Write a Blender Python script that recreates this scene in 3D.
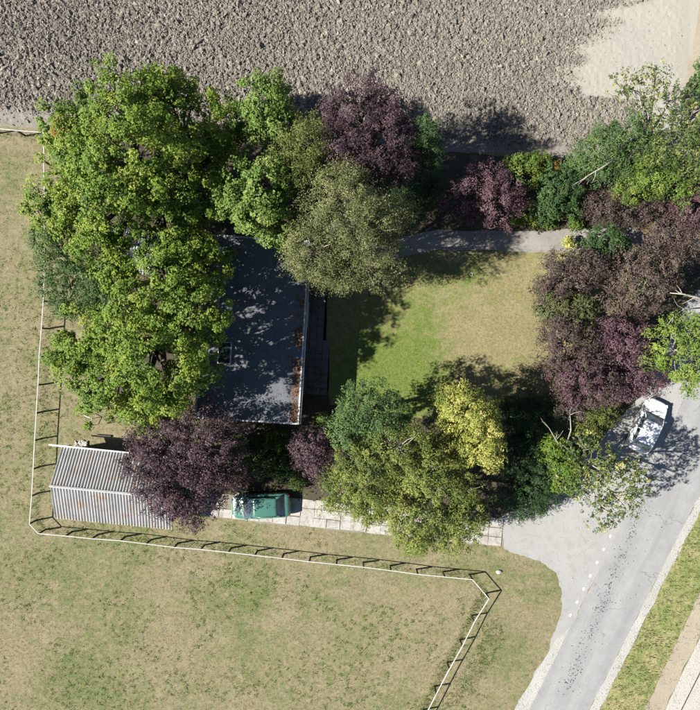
import bpy, bmesh, math
import numpy as np
from mathutils import Vector, Matrix
R = math.radians
for o in list(bpy.data.objects): bpy.data.objects.remove(o)
scene = bpy.context.scene
C = scene.collection
rng = np.random.default_rng(7)

# ------------------------------------------------------------------ camera, sky, sun, exposure
CAM_H = 48.0; PPM = 13.7            # drone height (m), photo pixels per metre on the ground
cam = bpy.data.cameras.new('camera'); co = bpy.data.objects.new('camera', cam); C.objects.link(co)
co.location = (0, 0, CAM_H); co.rotation_euler = (0, 0, 0)
cam.sensor_fit = 'VERTICAL'; cam.sensor_height = 24; cam.lens = 12 / math.tan(R(56.7) / 2)
cam.clip_end = 2000; scene.camera = co
SUN_EL, SUN_AZ = R(43.0), R(260.0)
world = bpy.data.worlds.new('World'); scene.world = world; world.use_nodes = True
wn = world.node_tree.nodes; wl = world.node_tree.links
sky = wn.new('ShaderNodeTexSky'); sky.sky_type = 'NISHITA'; sky.sun_disc = False
sky.sun_elevation = SUN_EL; sky.sun_rotation = SUN_AZ; sky.air_density = 0.8; sky.dust_density = 0.3
wl.new(sky.outputs[0], wn['Background'].inputs[0]); wn['Background'].inputs[1].default_value = 0.05
sl = bpy.data.lights.new('sun', 'SUN'); sl.energy = 5.0; sl.angle = R(0.53); sl.color = (1, .965, .905)
so = bpy.data.objects.new('sun', sl); C.objects.link(so)
sd = Vector((math.sin(SUN_AZ) * math.cos(SUN_EL), math.cos(SUN_AZ) * math.cos(SUN_EL), math.sin(SUN_EL)))
so.location = sd * 60; so.rotation_euler = sd.to_track_quat('Z', 'Y').to_euler()
scene.view_settings.view_transform = 'Standard'; scene.view_settings.look = 'None'
scene.view_settings.gamma = 1; scene.view_settings.use_curve_mapping = False
scene.view_settings.exposure = 1.2

# ------------------------------------------------------------------ helpers
def P(px, py, z=0.0):
    s = (CAM_H - z) / CAM_H / PPM
    return np.array([(px - 350) * s, (355 - py) * s, z])
def PP(pts, z=0.0): return np.array([P(x, y, z) for x, y in pts])
def S(z): return (CAM_H - z) / CAM_H / PPM
_lat = np.random.default_rng(99).random((64, 64))
def vnoise(x, y, f=1.0, seed=0):
    x = np.asarray(x) * f + seed * 17.31; y = np.asarray(y) * f + seed * 9.77
    xi = np.floor(x).astype(int); yi = np.floor(y).astype(int); u = x - xi; v = y - yi
    u = u * u * (3 - 2 * u); v = v * v * (3 - 2 * v)
    a = _lat[xi % 64, yi % 64]; b = _lat[(xi + 1) % 64, yi % 64]; c = _lat[xi % 64, (yi + 1) % 64]; d = _lat[(xi + 1) % 64, (yi + 1) % 64]
    return (a * (1 - u) + b * u) * (1 - v) + (c * (1 - u) + d * u) * v
def fbm(x, y, f=1.0, seed=0, n=3): return sum(vnoise(x, y, f * 2**i, seed + i) * .5**i for i in range(n)) / sum(.5**i for i in range(n))
def inside(x, y, poly):
    r = np.zeros(np.shape(x), bool); n = len(poly)
    for i in range(n):
        x1, y1 = poly[i][:2]; x2, y2 = poly[(i + 1) % n][:2]
        if y1 == y2: continue
        c = ((y1 > y) != (y2 > y)) & (x < (x2 - x1) * (y - y1) / (y2 - y1) + x1)
        r ^= c
    return r
def tag(o, label=None, cat=None, group=None, kind=None):
    if label: o['label'] = label
    if cat: o['category'] = cat
    if group: o['group'] = group
    if kind: o['kind'] = kind
    return o
def link(name, me, parent=None, loc=(0, 0, 0), rot=(0, 0, 0)):
    o = bpy.data.objects.new(name, me); C.objects.link(o); o.location = loc; o.rotation_euler = rot
    if parent: o.parent = parent
    return o
def empty(name, loc=(0, 0, 0), rz=0):
    o = link(name, None, None, loc, (0, 0, rz)); o.empty_display_size = .3; return o
def np_mesh(name, verts, faces, mat=None, tint=None, smooth=False):
    """verts (n,3), faces (m,k) array of equal-sided faces, tint (n,) optional"""
    me = bpy.data.meshes.new(name); verts = np.asarray(verts, np.float32); faces = np.asarray(faces, np.int32)
    k = faces.shape[1]; m = len(faces)
    me.vertices.add(len(verts)); me.vertices.foreach_set('co', verts.ravel())
    me.loops.add(m * k); me.loops.foreach_set('vertex_index', faces.ravel())
    me.polygons.add(m); me.polygons.foreach_set('loop_start', np.arange(m, dtype=np.int32) * k)
    if tint is not None:
        a = me.attributes.new('tint', 'FLOAT', 'POINT'); a.data.foreach_set('value', np.asarray(tint, np.float32))
    me.update(calc_edges=True)
    me.polygons.foreach_set('use_smooth', np.full(m, smooth)); me.update()
    if mat: me.materials.append(mat)
    return me
class MB:
    def __init__(s): s.v = []; s.f = []
    def add(s, v, f):
        n = len(s.v); s.v += [tuple(p) for p in v]; s.f += [tuple(i + n for i in q) for q in f]; return s
    def box(s, c, d, rz=0, tilt=None):
        h = np.array(d) / 2; cs, sn = math.cos(rz), math.sin(rz); out = []
        for z in (-1, 1):
            for x, y in ((-1, -1), (1, -1), (1, 1), (-1, 1)):
                a, b = x * h[0], y * h[1]; out.append((c[0] + a * cs - b * sn, c[1] + a * sn + b * cs, c[2] + z * h[2]))
        return s.add(out, [(3, 2, 1, 0), (4, 5, 6, 7), (0, 1, 5, 4), (1, 2, 6, 5), (2, 3, 7, 6), (3, 0, 4, 7)])
    def tube(s, pts, rad, n=6, cap=True):
        pts = [Vector(p) for p in pts]; v = []; f = []; up = None
        for i, p in enumerate(pts):
            d = (pts[min(i + 1, len(pts) - 1)] - pts[max(i - 1, 0)]).normalized()
            a = d.orthogonal().normalized() if up is None else (up - d * up.dot(d)).normalized()
            up = a; b = d.cross(a); r = rad[i] if hasattr(rad, '__len__') else rad
            for k in range(n):
                t = 2 * math.pi * k / n; v.append(p + a * math.cos(t) * r + b * math.sin(t) * r)
        for i in range(len(pts) - 1):
            for k in range(n):
                f.append((i * n + k, i * n + (k + 1) % n, (i + 1) * n + (k + 1) % n, (i + 1) * n + k))
        if cap: f.append(tuple(range(n - 1, -1, -1))); f.append(tuple((len(pts) - 1) * n + k for k in range(n)))
        return s.add(v, f)
    def mesh(s, name, mat, smooth=False, bevel=0):
        me = bpy.data.meshes.new(name); me.from_pydata(s.v, [], s.f); me.update()
        if bevel:
            bm = bmesh.new(); bm.from_mesh(me)
            bmesh.ops.bevel(bm, geom=list(bm.edges), offset=bevel, segments=1, affect='EDGES', profile=.5)
            bm.to_mesh(me); bm.free()
        if smooth: me.polygons.foreach_set('use_smooth', [True] * len(me.polygons))
        if mat: me.materials.append(mat)
        return me
    def build(s, name, mat, parent=None, smooth=False, loc=(0, 0, 0), rot=(0, 0, 0), bevel=0):
        return link(name, s.mesh(name, mat, smooth, bevel), parent, loc, rot)

# ------------------------------------------------------------------ materials
class N:
    def __init__(s, name):
        s.m = bpy.data.materials.new(name); s.m.use_nodes = True; s.t = s.m.node_tree; s.n = s.t.nodes; s.b = s.n['Principled BSDF']
        s.pos = s.n.new('ShaderNodeNewGeometry').outputs['Position']
    def new(s, t, **k):
        n = s.n.new(t)
        for a, b in k.items(): setattr(n, a, b)
        return n
    def l(s, a, b): s.t.links.new(a, b)
    def noise(s, scale, detail=3, rough=.55, dist=0, vec=None):
        n = s.new('ShaderNodeTexNoise'); n.inputs['Scale'].default_value = scale; n.inputs['Detail'].default_value = detail
        n.inputs['Roughness'].default_value = rough; n.inputs['Distortion'].default_value = dist
        s.l(vec or s.pos, n.inputs['Vector']); return n.outputs['Fac']
    def ramp(s, fac, stops, interp='LINEAR'):
        n = s.new('ShaderNodeValToRGB'); n.color_ramp.interpolation = interp; e = n.color_ramp.elements
        while len(e) < len(stops): e.new(.5)
        for i, (p, c) in enumerate(stops): e[i].position = p; e[i].color = (*c, 1) if hasattr(c, '__len__') else (c, c, c, 1)
        s.l(fac, n.inputs[0]); return n.outputs[0]
    def mix(s, fac, a, b, mode='MIX'):
        n = s.new('ShaderNodeMix', data_type='RGBA', blend_type=mode)
        for sock, v in ((n.inputs[0], fac), (n.inputs[6], a), (n.inputs[7], b)):
            if hasattr(v, 'is_linked') or hasattr(v, 'links'): s.l(v, sock)
            else: sock.default_value = v if not hasattr(v, '__len__') else ((*v, 1) if len(v) == 3 else v)
        return n.outputs[2]
    def math(s, op, a, b=0.):
        n = s.new('ShaderNodeMath', operation=op)
        for i, v in enumerate((a, b)):
            if hasattr(v, 'links'): s.l(v, n.inputs[i])
            else: n.inputs[i].default_value = v
        return n.outputs[0]
    def attr(s, name): n = s.new('ShaderNodeAttribute', attribute_name=name); return n.outputs['Fac']
    def bump(s, h, dist, strength=1):
        n = s.new('ShaderNodeBump'); n.inputs['Distance'].default_value = dist; n.inputs['Strength'].default_value = strength
        s.l(h, n.inputs['Height']); s.l(n.outputs[0], s.b.inputs['Normal'])
    def col(s, c): s.l(c, s.b.inputs['Base Color'])
    def set(s, rough=.9, metal=0, spec=.3, coat=0):
        s.b.inputs['Roughness'].default_value = rough; s.b.inputs['Metallic'].default_value = metal
        s.b.inputs['Specular IOR Level'].default_value = spec; s.b.inputs['Coat Weight'].default_value = coat; return s
def plain(name, c, rough=.6, metal=0, var=.25, scale=6, spec=.4, coat=0, bump=0):
    m = N(name).set(rough, metal, spec, coat)
    f = m.noise(scale, 4); m.col(m.ramp(f, [(.3, [x * (1 - var) for x in c]), (.7, [min(1, x * (1 + var)) for x in c])]))
    if bump: m.bump(m.noise(scale * 6, 3), bump)
    return m.m
def grass(name, dry, dry2, green, green2, amount, fine=9.0, patch=.16, spots=()):
    """dry/green mottled sward; same world-space pattern on soil sheet and blades"""
    m = N(name).set(.95, 0, .1)
    p = m.math('ADD', m.math('MULTIPLY', m.noise(patch, 4, .6, .6), .46), m.math('MULTIPLY', m.noise(1.7, 5, .7), .54))
    f = m.noise(fine, 4, .7)
    k = m.math('ADD', p, m.math('MULTIPLY', m.math('SUBTRACT', f, .5), .55))
    for (sx_, sy_, sr_, sv_) in spots:      # better watered / parched spots of the sward
        vm = m.new('ShaderNodeVectorMath', operation='DISTANCE'); m.l(m.pos, vm.inputs[0]); vm.inputs[1].default_value = (sx_, sy_, 0)
        k = m.math('ADD', k, m.math('MULTIPLY', m.ramp(m.math('DIVIDE', vm.outputs['Value'], sr_), [(.2, 1.), (1., 0.)]), sv_))
    mask = m.ramp(k, [(amount - .07, 0.), (amount + .09, 1.)])
    t = m.noise(.8, 6, .75)
    d = m.mix(m.ramp(t, [(.35, 0.), (.65, 1.)]), dry, dry2)
    g = m.mix(m.ramp(f, [(.35, 0.), (.65, 1.)]), green, green2)
    c = m.mix(mask, d, g)
    sp = m.ramp(m.noise(24, 3, .8), [(.3, .6), (.5, 1.), (.72, 1.35)])
    sp2 = m.ramp(m.noise(4.5, 4, .75), [(.32, .74), (.5, 1.), (.7, 1.22)])
    sp3 = m.ramp(m.noise(11, 4, .7), [(.36, .62), (.46, 1.), (.62, 1.), (.72, 1.18)])
    m.col(m.mix(1., m.mix(1., m.mix(1., c, sp, 'MULTIPLY'), sp2, 'MULTIPLY'), sp3, 'MULTIPLY'))
    m.bump(m.noise(30, 4, .8), .05)
    return m.m
M = {}
M['pasture'] = grass('pasture_grass', (.27, .232, .14), (.215, .182, .105), (.105, .135, .045), (.165, .18, .075), .54, spots=[(-20, -24, 4, .12), (-9, -19, 5, .06), (-2, -17, 3, .06), (11, -22, 3, .08)])
M['lawn'] = grass('lawn_grass', (.27, .235, .125), (.215, .19, .09), (.10, .155, .03), (.155, .19, .05), .54, 11, .13, spots=[tuple(P(395, 365)[:2]) + (6, .22), tuple(P(510, 345)[:2]) + (6, -.12), tuple(P(430, 275)[:2]) + (5, .05)])
M['verge'] = grass('verge_grass', (.36, .31, .17), (.27, .25, .11), (.125, .17, .045), (.22, .25, .09), .48, 6, .45)
M['tall'] = grass('tall_grass', (.28, .25, .13), (.22, .2, .1), (.10, .14, .04), (.16, .19, .06), .46, 7, .3)
def leaf_mat(name, stops, trans=.32, rough=.5):
    m = N(name); m.set(rough, 0, .25)
    c = m.ramp(m.attr('tint'), stops); m.col(c)
    tr = m.new('ShaderNodeBsdfTranslucent'); m.l(c, tr.inputs[0])
    mx = m.new('ShaderNodeMixShader'); mx.inputs[0].default_value = trans
    m.l(m.b.outputs[0], mx.inputs[1]); m.l(tr.outputs[0], mx.inputs[2])
    m.l(mx.outputs[0], m.n['Material Output'].inputs[0]); return m.m
L = {}
L['maple'] = leaf_mat('maple_leaf', [(0, (.05, .095, .016)), (.45, (.13, .21, .028)), (.8, (.22, .285, .04)), (1, (.28, .31, .055))])
L['maple2'] = leaf_mat('bright_maple_leaf', [(0, (.06, .11, .02)), (.5, (.13, .21, .04)), (1, (.24, .30, .08))])
L['blue'] = leaf_mat('bluish_leaf', [(0, (.035, .075, .025)), (.5, (.085, .145, .045)), (1, (.17, .23, .075))])
L['plum'] = leaf_mat('purple_leaf', [(0, (.028, .017, .02)), (.5, (.068, .04, .046)), (1, (.15, .098, .105))], .22)
L['plumg'] = leaf_mat('purple_green_leaf', [(0, (.035, .025, .023)), (.5, (.09, .062, .054)), (.8, (.14, .105, .08)), (1, (.14, .14, .07))], .22)
L['plump'] = leaf_mat('purple_pink_leaf', [(0, (.045, .023, .03)), (.5, (.105, .056, .066)), (1, (.19, .12, .125))], .22)
L['birch'] = leaf_mat('birch_leaf', [(0, (.06, .075, .026)), (.5, (.14, .158, .058)), (1, (.26, .265, .115))], .25)
L['feather'] = leaf_mat('feathery_leaf', [(0, (.05, .075, .018)), (.5, (.12, .15, .035)), (1, (.22, .22, .07))], .25)
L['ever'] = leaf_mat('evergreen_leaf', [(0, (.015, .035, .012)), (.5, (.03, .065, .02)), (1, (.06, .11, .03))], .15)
L['robinia'] = leaf_mat('robinia_leaf', [(0, (.05, .08, .02)), (.5, (.14, .18, .038)), (1, (.27, .29, .075))])
L['ashy'] = leaf_mat('ash_yellow_leaf', [(0, (.035, .07, .02)), (.5, (.10, .14, .035)), (.75, (.23, .25, .07)), (1, (.44, .41, .16))])
L['ash'] = leaf_mat('ash_leaf', [(0, (.07, .12, .02)), (.5, (.15, .22, .04)), (1, (.25, .30, .06))])
L['gold'] = leaf_mat('golden_leaf', [(0, (.12, .16, .03)), (.4, (.32, .33, .065)), (1, (.54, .49, .17))], .3)
L['shrub'] = leaf_mat('shrub_leaf', [(0, (.04, .08, .015)), (.5, (.09, .15, .025)), (1, (.19, .23, .04))])
L['rust'] = leaf_mat('rusty_leaf', [(0, (.10, .05, .015)), (.5, (.22, .13, .03)), (1, (.30, .22, .05))])
L['litter'] = leaf_mat('fallen_leaf', [(0, (.07, .04, .025)), (.5, (.2, .10, .06)), (1, (.32, .2, .12))], .1, .8)
L['debris'] = leaf_mat('dark_debris', [(0, (.02, .02, .018)), (1, (.07, .065, .06))], .05, .8)
def bark(name, a, b):
    m = N(name).set(.9); m.col(m.ramp(m.noise(9, 5, .7), [(.3, a), (.7, b)])); m.bump(m.noise(25, 3), .02); return m.m
M['bark'] = bark('brown_bark', (.05, .04, .03), (.13, .105, .08))
M['bark_pale'] = bark('pale_bark', (.22, .20, .16), (.42, .39, .33))
M['bark_dark'] = bark('dark_bark', (.03, .022, .02), (.075, .055, .05))

def soil_mat(name, tinted):
    m = N(name).set(1, 0, .05)
    big = m.ramp(m.noise(.09, 4), [(.35, (.225, .205, .175)), (.65, (.275, .25, .215))])
    c = m.mix(m.ramp(m.noise(3.5, 4, .7), [(.35, 0.), (.7, 1.)]), big, (.185, .165, .14))
    if tinted: c = m.mix(1., c, m.ramp(m.attr('tint'), [(0, (.72, .72, .74)), (.7, (1.05, 1.04, 1.0)), (1, (1.45, 1.42, 1.34))]), 'MULTIPLY')
    else:
        sand = m.mix(m.ramp(m.noise(.22, 4, .6), [(.4, 0.), (.7, 1.)]), (.34, .325, .285), (.38, .35, .285))
        sand = m.mix(m.ramp(m.noise(14, 3, .8), [(.4, 0.), (.7, .35)]), sand, (.30, .275, .235))
        c = m.mix(m.attr('tint'), c, sand)
    m.col(c); m.bump(m.noise(22, 4, .8), .05); return m.m
M['soil'] = soil_mat('ploughed_soil', False); M['clod'] = soil_mat('soil_clod', True)

def asphalt(name, a, b, fine=40, bump=.01, stain=None, sth=.56):
    m = N(name).set(.88, 0, .25)
    c = m.ramp(m.noise(.35, 5, .65, .4), [(.3, a), (.7, b)])
    c = m.mix(1., c, m.ramp(m.noise(fine, 3, .8), [(.3, .78), (.55, 1.), (.75, 1.2)]), 'MULTIPLY')
    if stain: c = m.mix(m.ramp(m.noise(1.7, 5, .75, .8), [(sth, 0.), (sth + .16, .7)]), c, stain)
    m.col(c); m.bump(m.noise(fine * 1.5, 2), bump); return m.m
def road_mat():
    m = N('worn_asphalt').set(.88, 0, .25)
    mp = m.new('ShaderNodeMapping'); mp.vector_type = 'TEXTURE'; mp.inputs['Rotation'].default_value = (0, 0, math.atan2(2, 1)); mp.inputs['Scale'].default_value = (14, 1, 1); m.l(m.pos, mp.inputs[0])
    c = m.ramp(m.noise(1.1, 4, .6, 0, mp.outputs[0]), [(.3, (.235, .234, .228)), (.7, (.29, .289, .28))])
    c = m.mix(1., c, m.ramp(m.noise(.8, 5, .7), [(.35, .9), (.7, 1.08)]), 'MULTIPLY')
    c = m.mix(1., c, m.ramp(m.noise(38, 3, .8), [(.3, .75), (.55, 1.), (.75, 1.22)]), 'MULTIPLY')
    vo = m.new('ShaderNodeTexVoronoi', feature='DISTANCE_TO_EDGE'); vo.inputs['Scale'].default_value = .33; wv = m.new('ShaderNodeVectorMath', operation='ADD'); nz = m.new('ShaderNodeTexNoise'); nz.inputs['Scale'].default_value = 1.6; m.l(m.pos, nz.inputs['Vector']); m.l(m.pos, wv.inputs[0]); m.l(nz.outputs['Color'], wv.inputs[1]); m.l(wv.outputs[0], vo.inputs['Vector'])
    ck = m.math('MULTIPLY', m.ramp(vo.outputs[0], [(.004, 1.), (.012, 0.)]), m.ramp(m.noise(.4, 2), [(.5, 0.), (.6, .55)]))
    m.col(m.mix(ck, c, (.10, .10, .095))); m.bump(m.noise(60, 2), .01); return m.m
M['road'] = road_mat()
M['apron'] = asphalt('pale_tarmac', (.27, .266, .253), (.31, .305, .29), 30, .01, (.225, .218, .195), .5)
M['path'] = asphalt('grey_path', (.20, .185, .165), (.27, .25, .225), 22, .02, (.15, .125, .095))
M['shoulder'] = asphalt('gravel_shoulder', (.34, .33, .30), (.42, .41, .38), 16, .05, (.26, .25, .2))
M['slab'] = asphalt('concrete_slab', (.32, .305, .27), (.42, .405, .37), 18, .015, (.17, .15, .11), .47)
M['paver'] = asphalt('old_paver', (.085, .088, .088), (.15, .152, .15), 14, .015, (.05, .05, .04))
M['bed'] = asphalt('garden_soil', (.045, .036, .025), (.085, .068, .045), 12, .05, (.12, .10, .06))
M['drysoil'] = asphalt('dry_track_soil', (.27, .23, .165), (.34, .30, .225), 14, .04, (.19, .16, .105))
M['gravel'] = asphalt('pale_gravel', (.34, .315, .275), (.42, .395, .35), 9, .05, (.25, .22, .18))
M['felt'] = asphalt('roofing_felt', (.085, .095, .11), (.135, .145, .155), 26, .01, (.06, .065, .07))
M['white'] = plain('white_paint', (.80, .80, .78), .5, 0, .06, 4)
M['rail'] = plain('weathered_white_rail', (.43, .42, .395), .7, 0, .15, 3)
M['trim'] = plain('pale_trim', (.36, .36, .355), .6, 0, .2, 5)
M['post'] = plain('dark_post_wood', (.055, .045, .035), .9, 0, .4, 9, bump=.01)
M['wall'] = plain('brick_render', (.24, .14, .10), .9, 0, .3, 8, bump=.01)
M['window'] = plain('window_glass', (.02, .025, .03), .06, 0, .1, 2, .8)
M['mark'] = plain('road_paint', (.78, .78, .76), .7, 0, .08, 20)
def sheet_metal():
    m = N('corrugated_sheet').set(.7, 0, .35)
    c = m.ramp(m.noise(.9, 5, .7), [(.3, (.34, .34, .335)), (.7, (.47, .46, .445))])
    c = m.mix(m.ramp(m.noise(1.6, 5, .75, 1.), [(.54, 0.), (.68, .8)]), c, (.42, .25, .10))
    c = m.mix(m.ramp(m.noise(6, 4, .7), [(.55, 0.), (.75, .5)]), c, (.19, .18, .165))
    m.col(c); return m.m
M['sheet'] = sheet_metal()
M['sheet_pale'] = plain('pale_sheet', (.55, .55, .56), .6, 0, .15, 3)
M['wood'] = plain('weathered_boards', (.14, .11, .08), .9, 0, .3, 7)

# ------------------------------------------------------------------ polygons in photo pixels (ground level)
FIELD_EDGE = [(-200, 108), (0, 126), (130, 134), (300, 145), (440, 152), (540, 157), (610, 163), (720, 170), (900, 182)]
LAWN = [(322, 262), (430, 251), (600, 250), (600, 330), (585, 392), (520, 398), (470, 415), (430, 420), (330, 405), (318, 330)]  # lower right edge drawn in so the dark bed deepens the shade
PATH = [(330, 222), (400, 236), (440, 230), (520, 231), (600, 228), (720, 226), (720, 252), (610, 251), (520, 252), (440, 250), (395, 258), (330, 245)]
ROADL = [(470, 828), (531, 706), (575, 618), (616, 536), (684, 400), (760, 248), (840, 88)]
ROADR = [(905, 88), (822, 255), (748, 400), (663, 566), (594, 700), (530, 826)]
ROAD = ROADL + ROADR
SHL = [(452, 828), (516, 706), (556, 640), (580, 618), (531, 706), (470, 828)]
SHR = [(530, 826), (594, 700), (663, 566), (748, 400), (822, 255), (905, 88), (916, 88), (833, 255), (758, 400), (672, 566), (605, 700), (541, 826)]
APRON = [(499, 517), (560, 490), (600, 440), (640, 395), (690, 300), (760, 240), (684, 402), (616, 538), (575, 620), (532, 706), (516, 706), (545, 655), (559, 620), (563, 592), (556, 572), (540, 561), (505, 549)]
VERGE = [(541, 826), (605, 700), (672, 566), (758, 400), (833, 255), (860, 270), (775, 440), (700, 590), (643, 712), (590, 826)]
DRYSTRIP = [(590, 826), (643, 712), (700, 590), (775, 440), (800, 440), (722, 590), (664, 712), (610, 826)]
TRACK = [(610, 826), (664, 712), (722, 590), (800, 440), (1000, 440), (1000, 826)]
NESTRIP = [(680, 170), (676, 118), (690, 60), (702, -10), (716, -80), (760, -80), (730, 60), (715, 170)]
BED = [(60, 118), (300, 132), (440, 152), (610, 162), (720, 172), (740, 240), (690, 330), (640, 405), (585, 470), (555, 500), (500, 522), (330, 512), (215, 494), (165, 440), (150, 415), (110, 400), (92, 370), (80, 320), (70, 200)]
DRIVE = [(165, 489), (330, 503), (505, 519), (505, 547), (330, 530), (165, 512)]

def ragged(pts, jit, seg, seed):
    out = []; n = len(pts)
    for i in range(n):
        a, b = pts[i][:2], pts[(i + 1) % n][:2]; k = max(1, int(np.hypot(*(b - a)) / seg))
        d = (b - a) / max(1e-6, np.hypot(*(b - a))); nn = np.array([-d[1], d[0]])
        for j in range(k):
            p = a + (b - a) * j / k
            w = (vnoise(p[0], p[1], .9, seed) - .5) * 2 + (vnoise(p[0], p[1], 4, seed + 3) - .5)
            out.append(p + nn * w * jit)
    return out
def sheet(name, px, z, mat, jit=.1, seg=.35, seed=1):
    pts = ragged(PP(px), jit, seg, seed)
    bm = bmesh.new(); vs = [bm.verts.new((p[0], p[1], z)) for p in pts]
    f = bm.faces.new(vs); bmesh.ops.triangulate(bm, faces=[f])
    bmesh.ops.recalc_face_normals(bm, faces=bm.faces)
    for f in bm.faces:
        if f.normal.z < 0: f.normal_flip()
    me = bpy.data.meshes.new(name); bm.to_mesh(me); bm.free(); me.materials.append(mat)
    return tag(link(name, me), kind='structure')
# ------------------------------------------------------------------ ground
g = np.linspace(-400, 400, 41); gx, gy = np.meshgrid(g, g)
ii = np.arange(40 * 41).reshape(40, 41)[:, :40].ravel()
gf = np.stack([ii, ii + 1, ii + 42, ii + 41], 1)
tag(link('ground', np_mesh('ground', np.stack([gx.ravel(), gy.ravel(), np.zeros(41 * 41)], 1), gf, M['pasture'])), kind='structure')
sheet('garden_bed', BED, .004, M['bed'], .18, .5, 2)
sheet('lawn', LAWN, .008, M['lawn'], .06, .5, 3)
sheet('garden_path', PATH, .014, M['path'], .07, .3, 4)
sheet('verge', VERGE, .004, M['verge'], .05, .5, 6)
sheet('dry_strip', DRYSTRIP, .008, M['drysoil'], .12, .4, 7)
sheet('gravel_track', TRACK, .004, M['gravel'], .04, .5, 8)
sheet('dry_field_margin', NESTRIP, .05, M['drysoil'], .2, .4, 9)
sheet('forecourt', APRON, .008, M['apron'], .13, .15, 10)
sheet('road_shoulder', SHL, .012, M['shoulder'], .06, .25, 11)
sheet('road_shoulder', SHR, .012, M['shoulder'], .08, .25, 12)
road = sheet('road', ROAD, .016, M['road'], .025, .4, 13)
dash = MB().box((0, 0, .003), (.21, .13, .005)).mesh('road_marking', M['mark'])
d = (P(610, 536) - P(570, 615)); ra = math.atan2(d[1], d[0])
for i in range(7):
    p = P(570.2, 615) + d * i / 6
    link('road_marking', dash, road, (p[0], p[1], .0165), (0, 0, ra))
# kerb line at the edge of the far track
kp = PP([(681, 710), (700, 672), (760, 552)]); kb = MB()
kb.tube([(p[0], p[1], .02) for p in kp], .035, 5); tag(kb.build('track_edge_groove', M['post']), kind='structure')

# ploughed field: relief sheet and clods
fe = PP(FIELD_EDGE)
def edge_y(x): return np.interp(x, fe[:, 0], fe[:, 1]) + (fbm(x, x * 0 + 3, .6, 5) - .5) * .5
def to_px(x, y): return 350 + x * PPM, 355 - y * PPM
def sandmask(x, y):
    px, py = to_px(x, y)
    b = np.interp(py, [-120, 0, 20, 40, 60, 80, 90], [615, 588, 578, 565, 548, 532, 530])
    n = (fbm(x, y, .55, 11) - .5) * 46 + (fbm(x * .3, y * 1.8, .8, 4) - .5) * 75
    a = np.clip((px - b + n) / 55, 0, 1) * np.clip((94 + (px - 560) * .10 - py + n * .2) / 6, 0, 1)
    a2 = np.clip((px - 636 + n * .5) / 14, 0, 1)
    return np.maximum(a, a2)
def edgeband(x, y):     # 0 at the headland, 1 in the cloddy part
    px, py = to_px(x, y); ed = (y - edge_y(x)) * PPM
    w = np.interp(px, [0, 110, 200, 420, 460, 700], [22, 22, 8, 8, 14, 8]); return np.clip((ed - w * .6) / 10 + (fbm(x, y, .8, 9) - .5), 0, 1)
st = .1; xs = np.arange(-34, 34, st); nx = len(xs); ny = 210
X, V = np.meshgrid(xs, np.arange(ny)); Y = edge_y(X) + V * st
sm = sandmask(X, Y); eb = edgeband(X, Y)
rough = (1 - sm) * (.25 + .75 * eb)
h = (vnoise(X, Y, 4.7, 1) * .55 + vnoise(X, Y, 9.3, 2) * .45)
H = .03 + .03 * fbm(X, Y, .3, 8) + rough * .22 * np.clip(h - .3, 0, 1) + (1 - rough) * .03 * vnoise(X, Y, 5, 7)
H += (1 - sm) * (1 - eb) * .035 * np.sin((Y - edge_y(X)) * 7 + fbm(X, Y, .3, 2) * 3)
H *= np.clip(V / 5, 0, 1); H *= np.clip((690 - to_px(X, Y)[0]) / 15, .05, 1); H -= (V < 1) * .02
idx = np.arange((ny - 1) * nx).reshape(ny - 1, nx)[:, :nx - 1].ravel()
me = np_mesh('ploughed_field', np.stack([X.ravel(), Y.ravel(), H.ravel()], 1), np.stack([idx, idx + 1, idx + nx + 1, idx + nx], 1), M['soil'], sm.ravel(), False)
tag(link('ploughed_field', me), kind='structure')
far = bpy.data.meshes.new('far_field')
far.from_pydata([(-300, 33, .02), (300, 33, .02), (300, 390, .02), (-300, 390, .02), (-300, 24, .02), (-34, 18.5, .02), (-34, 33, .02), (34, 33, .02), (34, 13, .02), (300, 13, .02)], [], [(0, 1, 2, 3), (4, 5, 6, 0), (8, 9, 1, 7)])
far.materials.append(M['soil']); tag(link('far_field', far), kind='structure')
phi = (1 + 5**.5) / 2
ICO = np.array([(-1, phi, 0), (1, phi, 0), (-1, -phi, 0), (1, -phi, 0), (0, -1, phi), (0, 1, phi), (0, -1, -phi), (0, 1, -phi), (phi, 0, -1), (phi, 0, 1), (-phi, 0, -1), (-phi, 0, 1)]) / 1.9
OCT = np.array([(1, 0, 0), (0, 1, 0), (-1, 0, 0), (0, -1, 0), (0, 0, 1), (0, 0, -1)], float)
OCF = np.array([(0, 1, 4), (1, 2, 4), (2, 3, 4), (3, 0, 4), (1, 0, 5), (2, 1, 5), (3, 2, 5), (0, 3, 5)])
ICF = np.array([(0, 11, 5), (0, 5, 1), (0, 1, 7), (0, 7, 10), (0, 10, 11), (1, 5, 9), (5, 11, 4), (11, 10, 2), (10, 7, 6), (7, 1, 8), (3, 9, 4), (3, 4, 2), (3, 2, 6), (3, 6, 8), (3, 8, 9), (4, 9, 5), (2, 4, 11), (6, 2, 10), (8, 6, 7), (9, 8, 1)])
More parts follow.
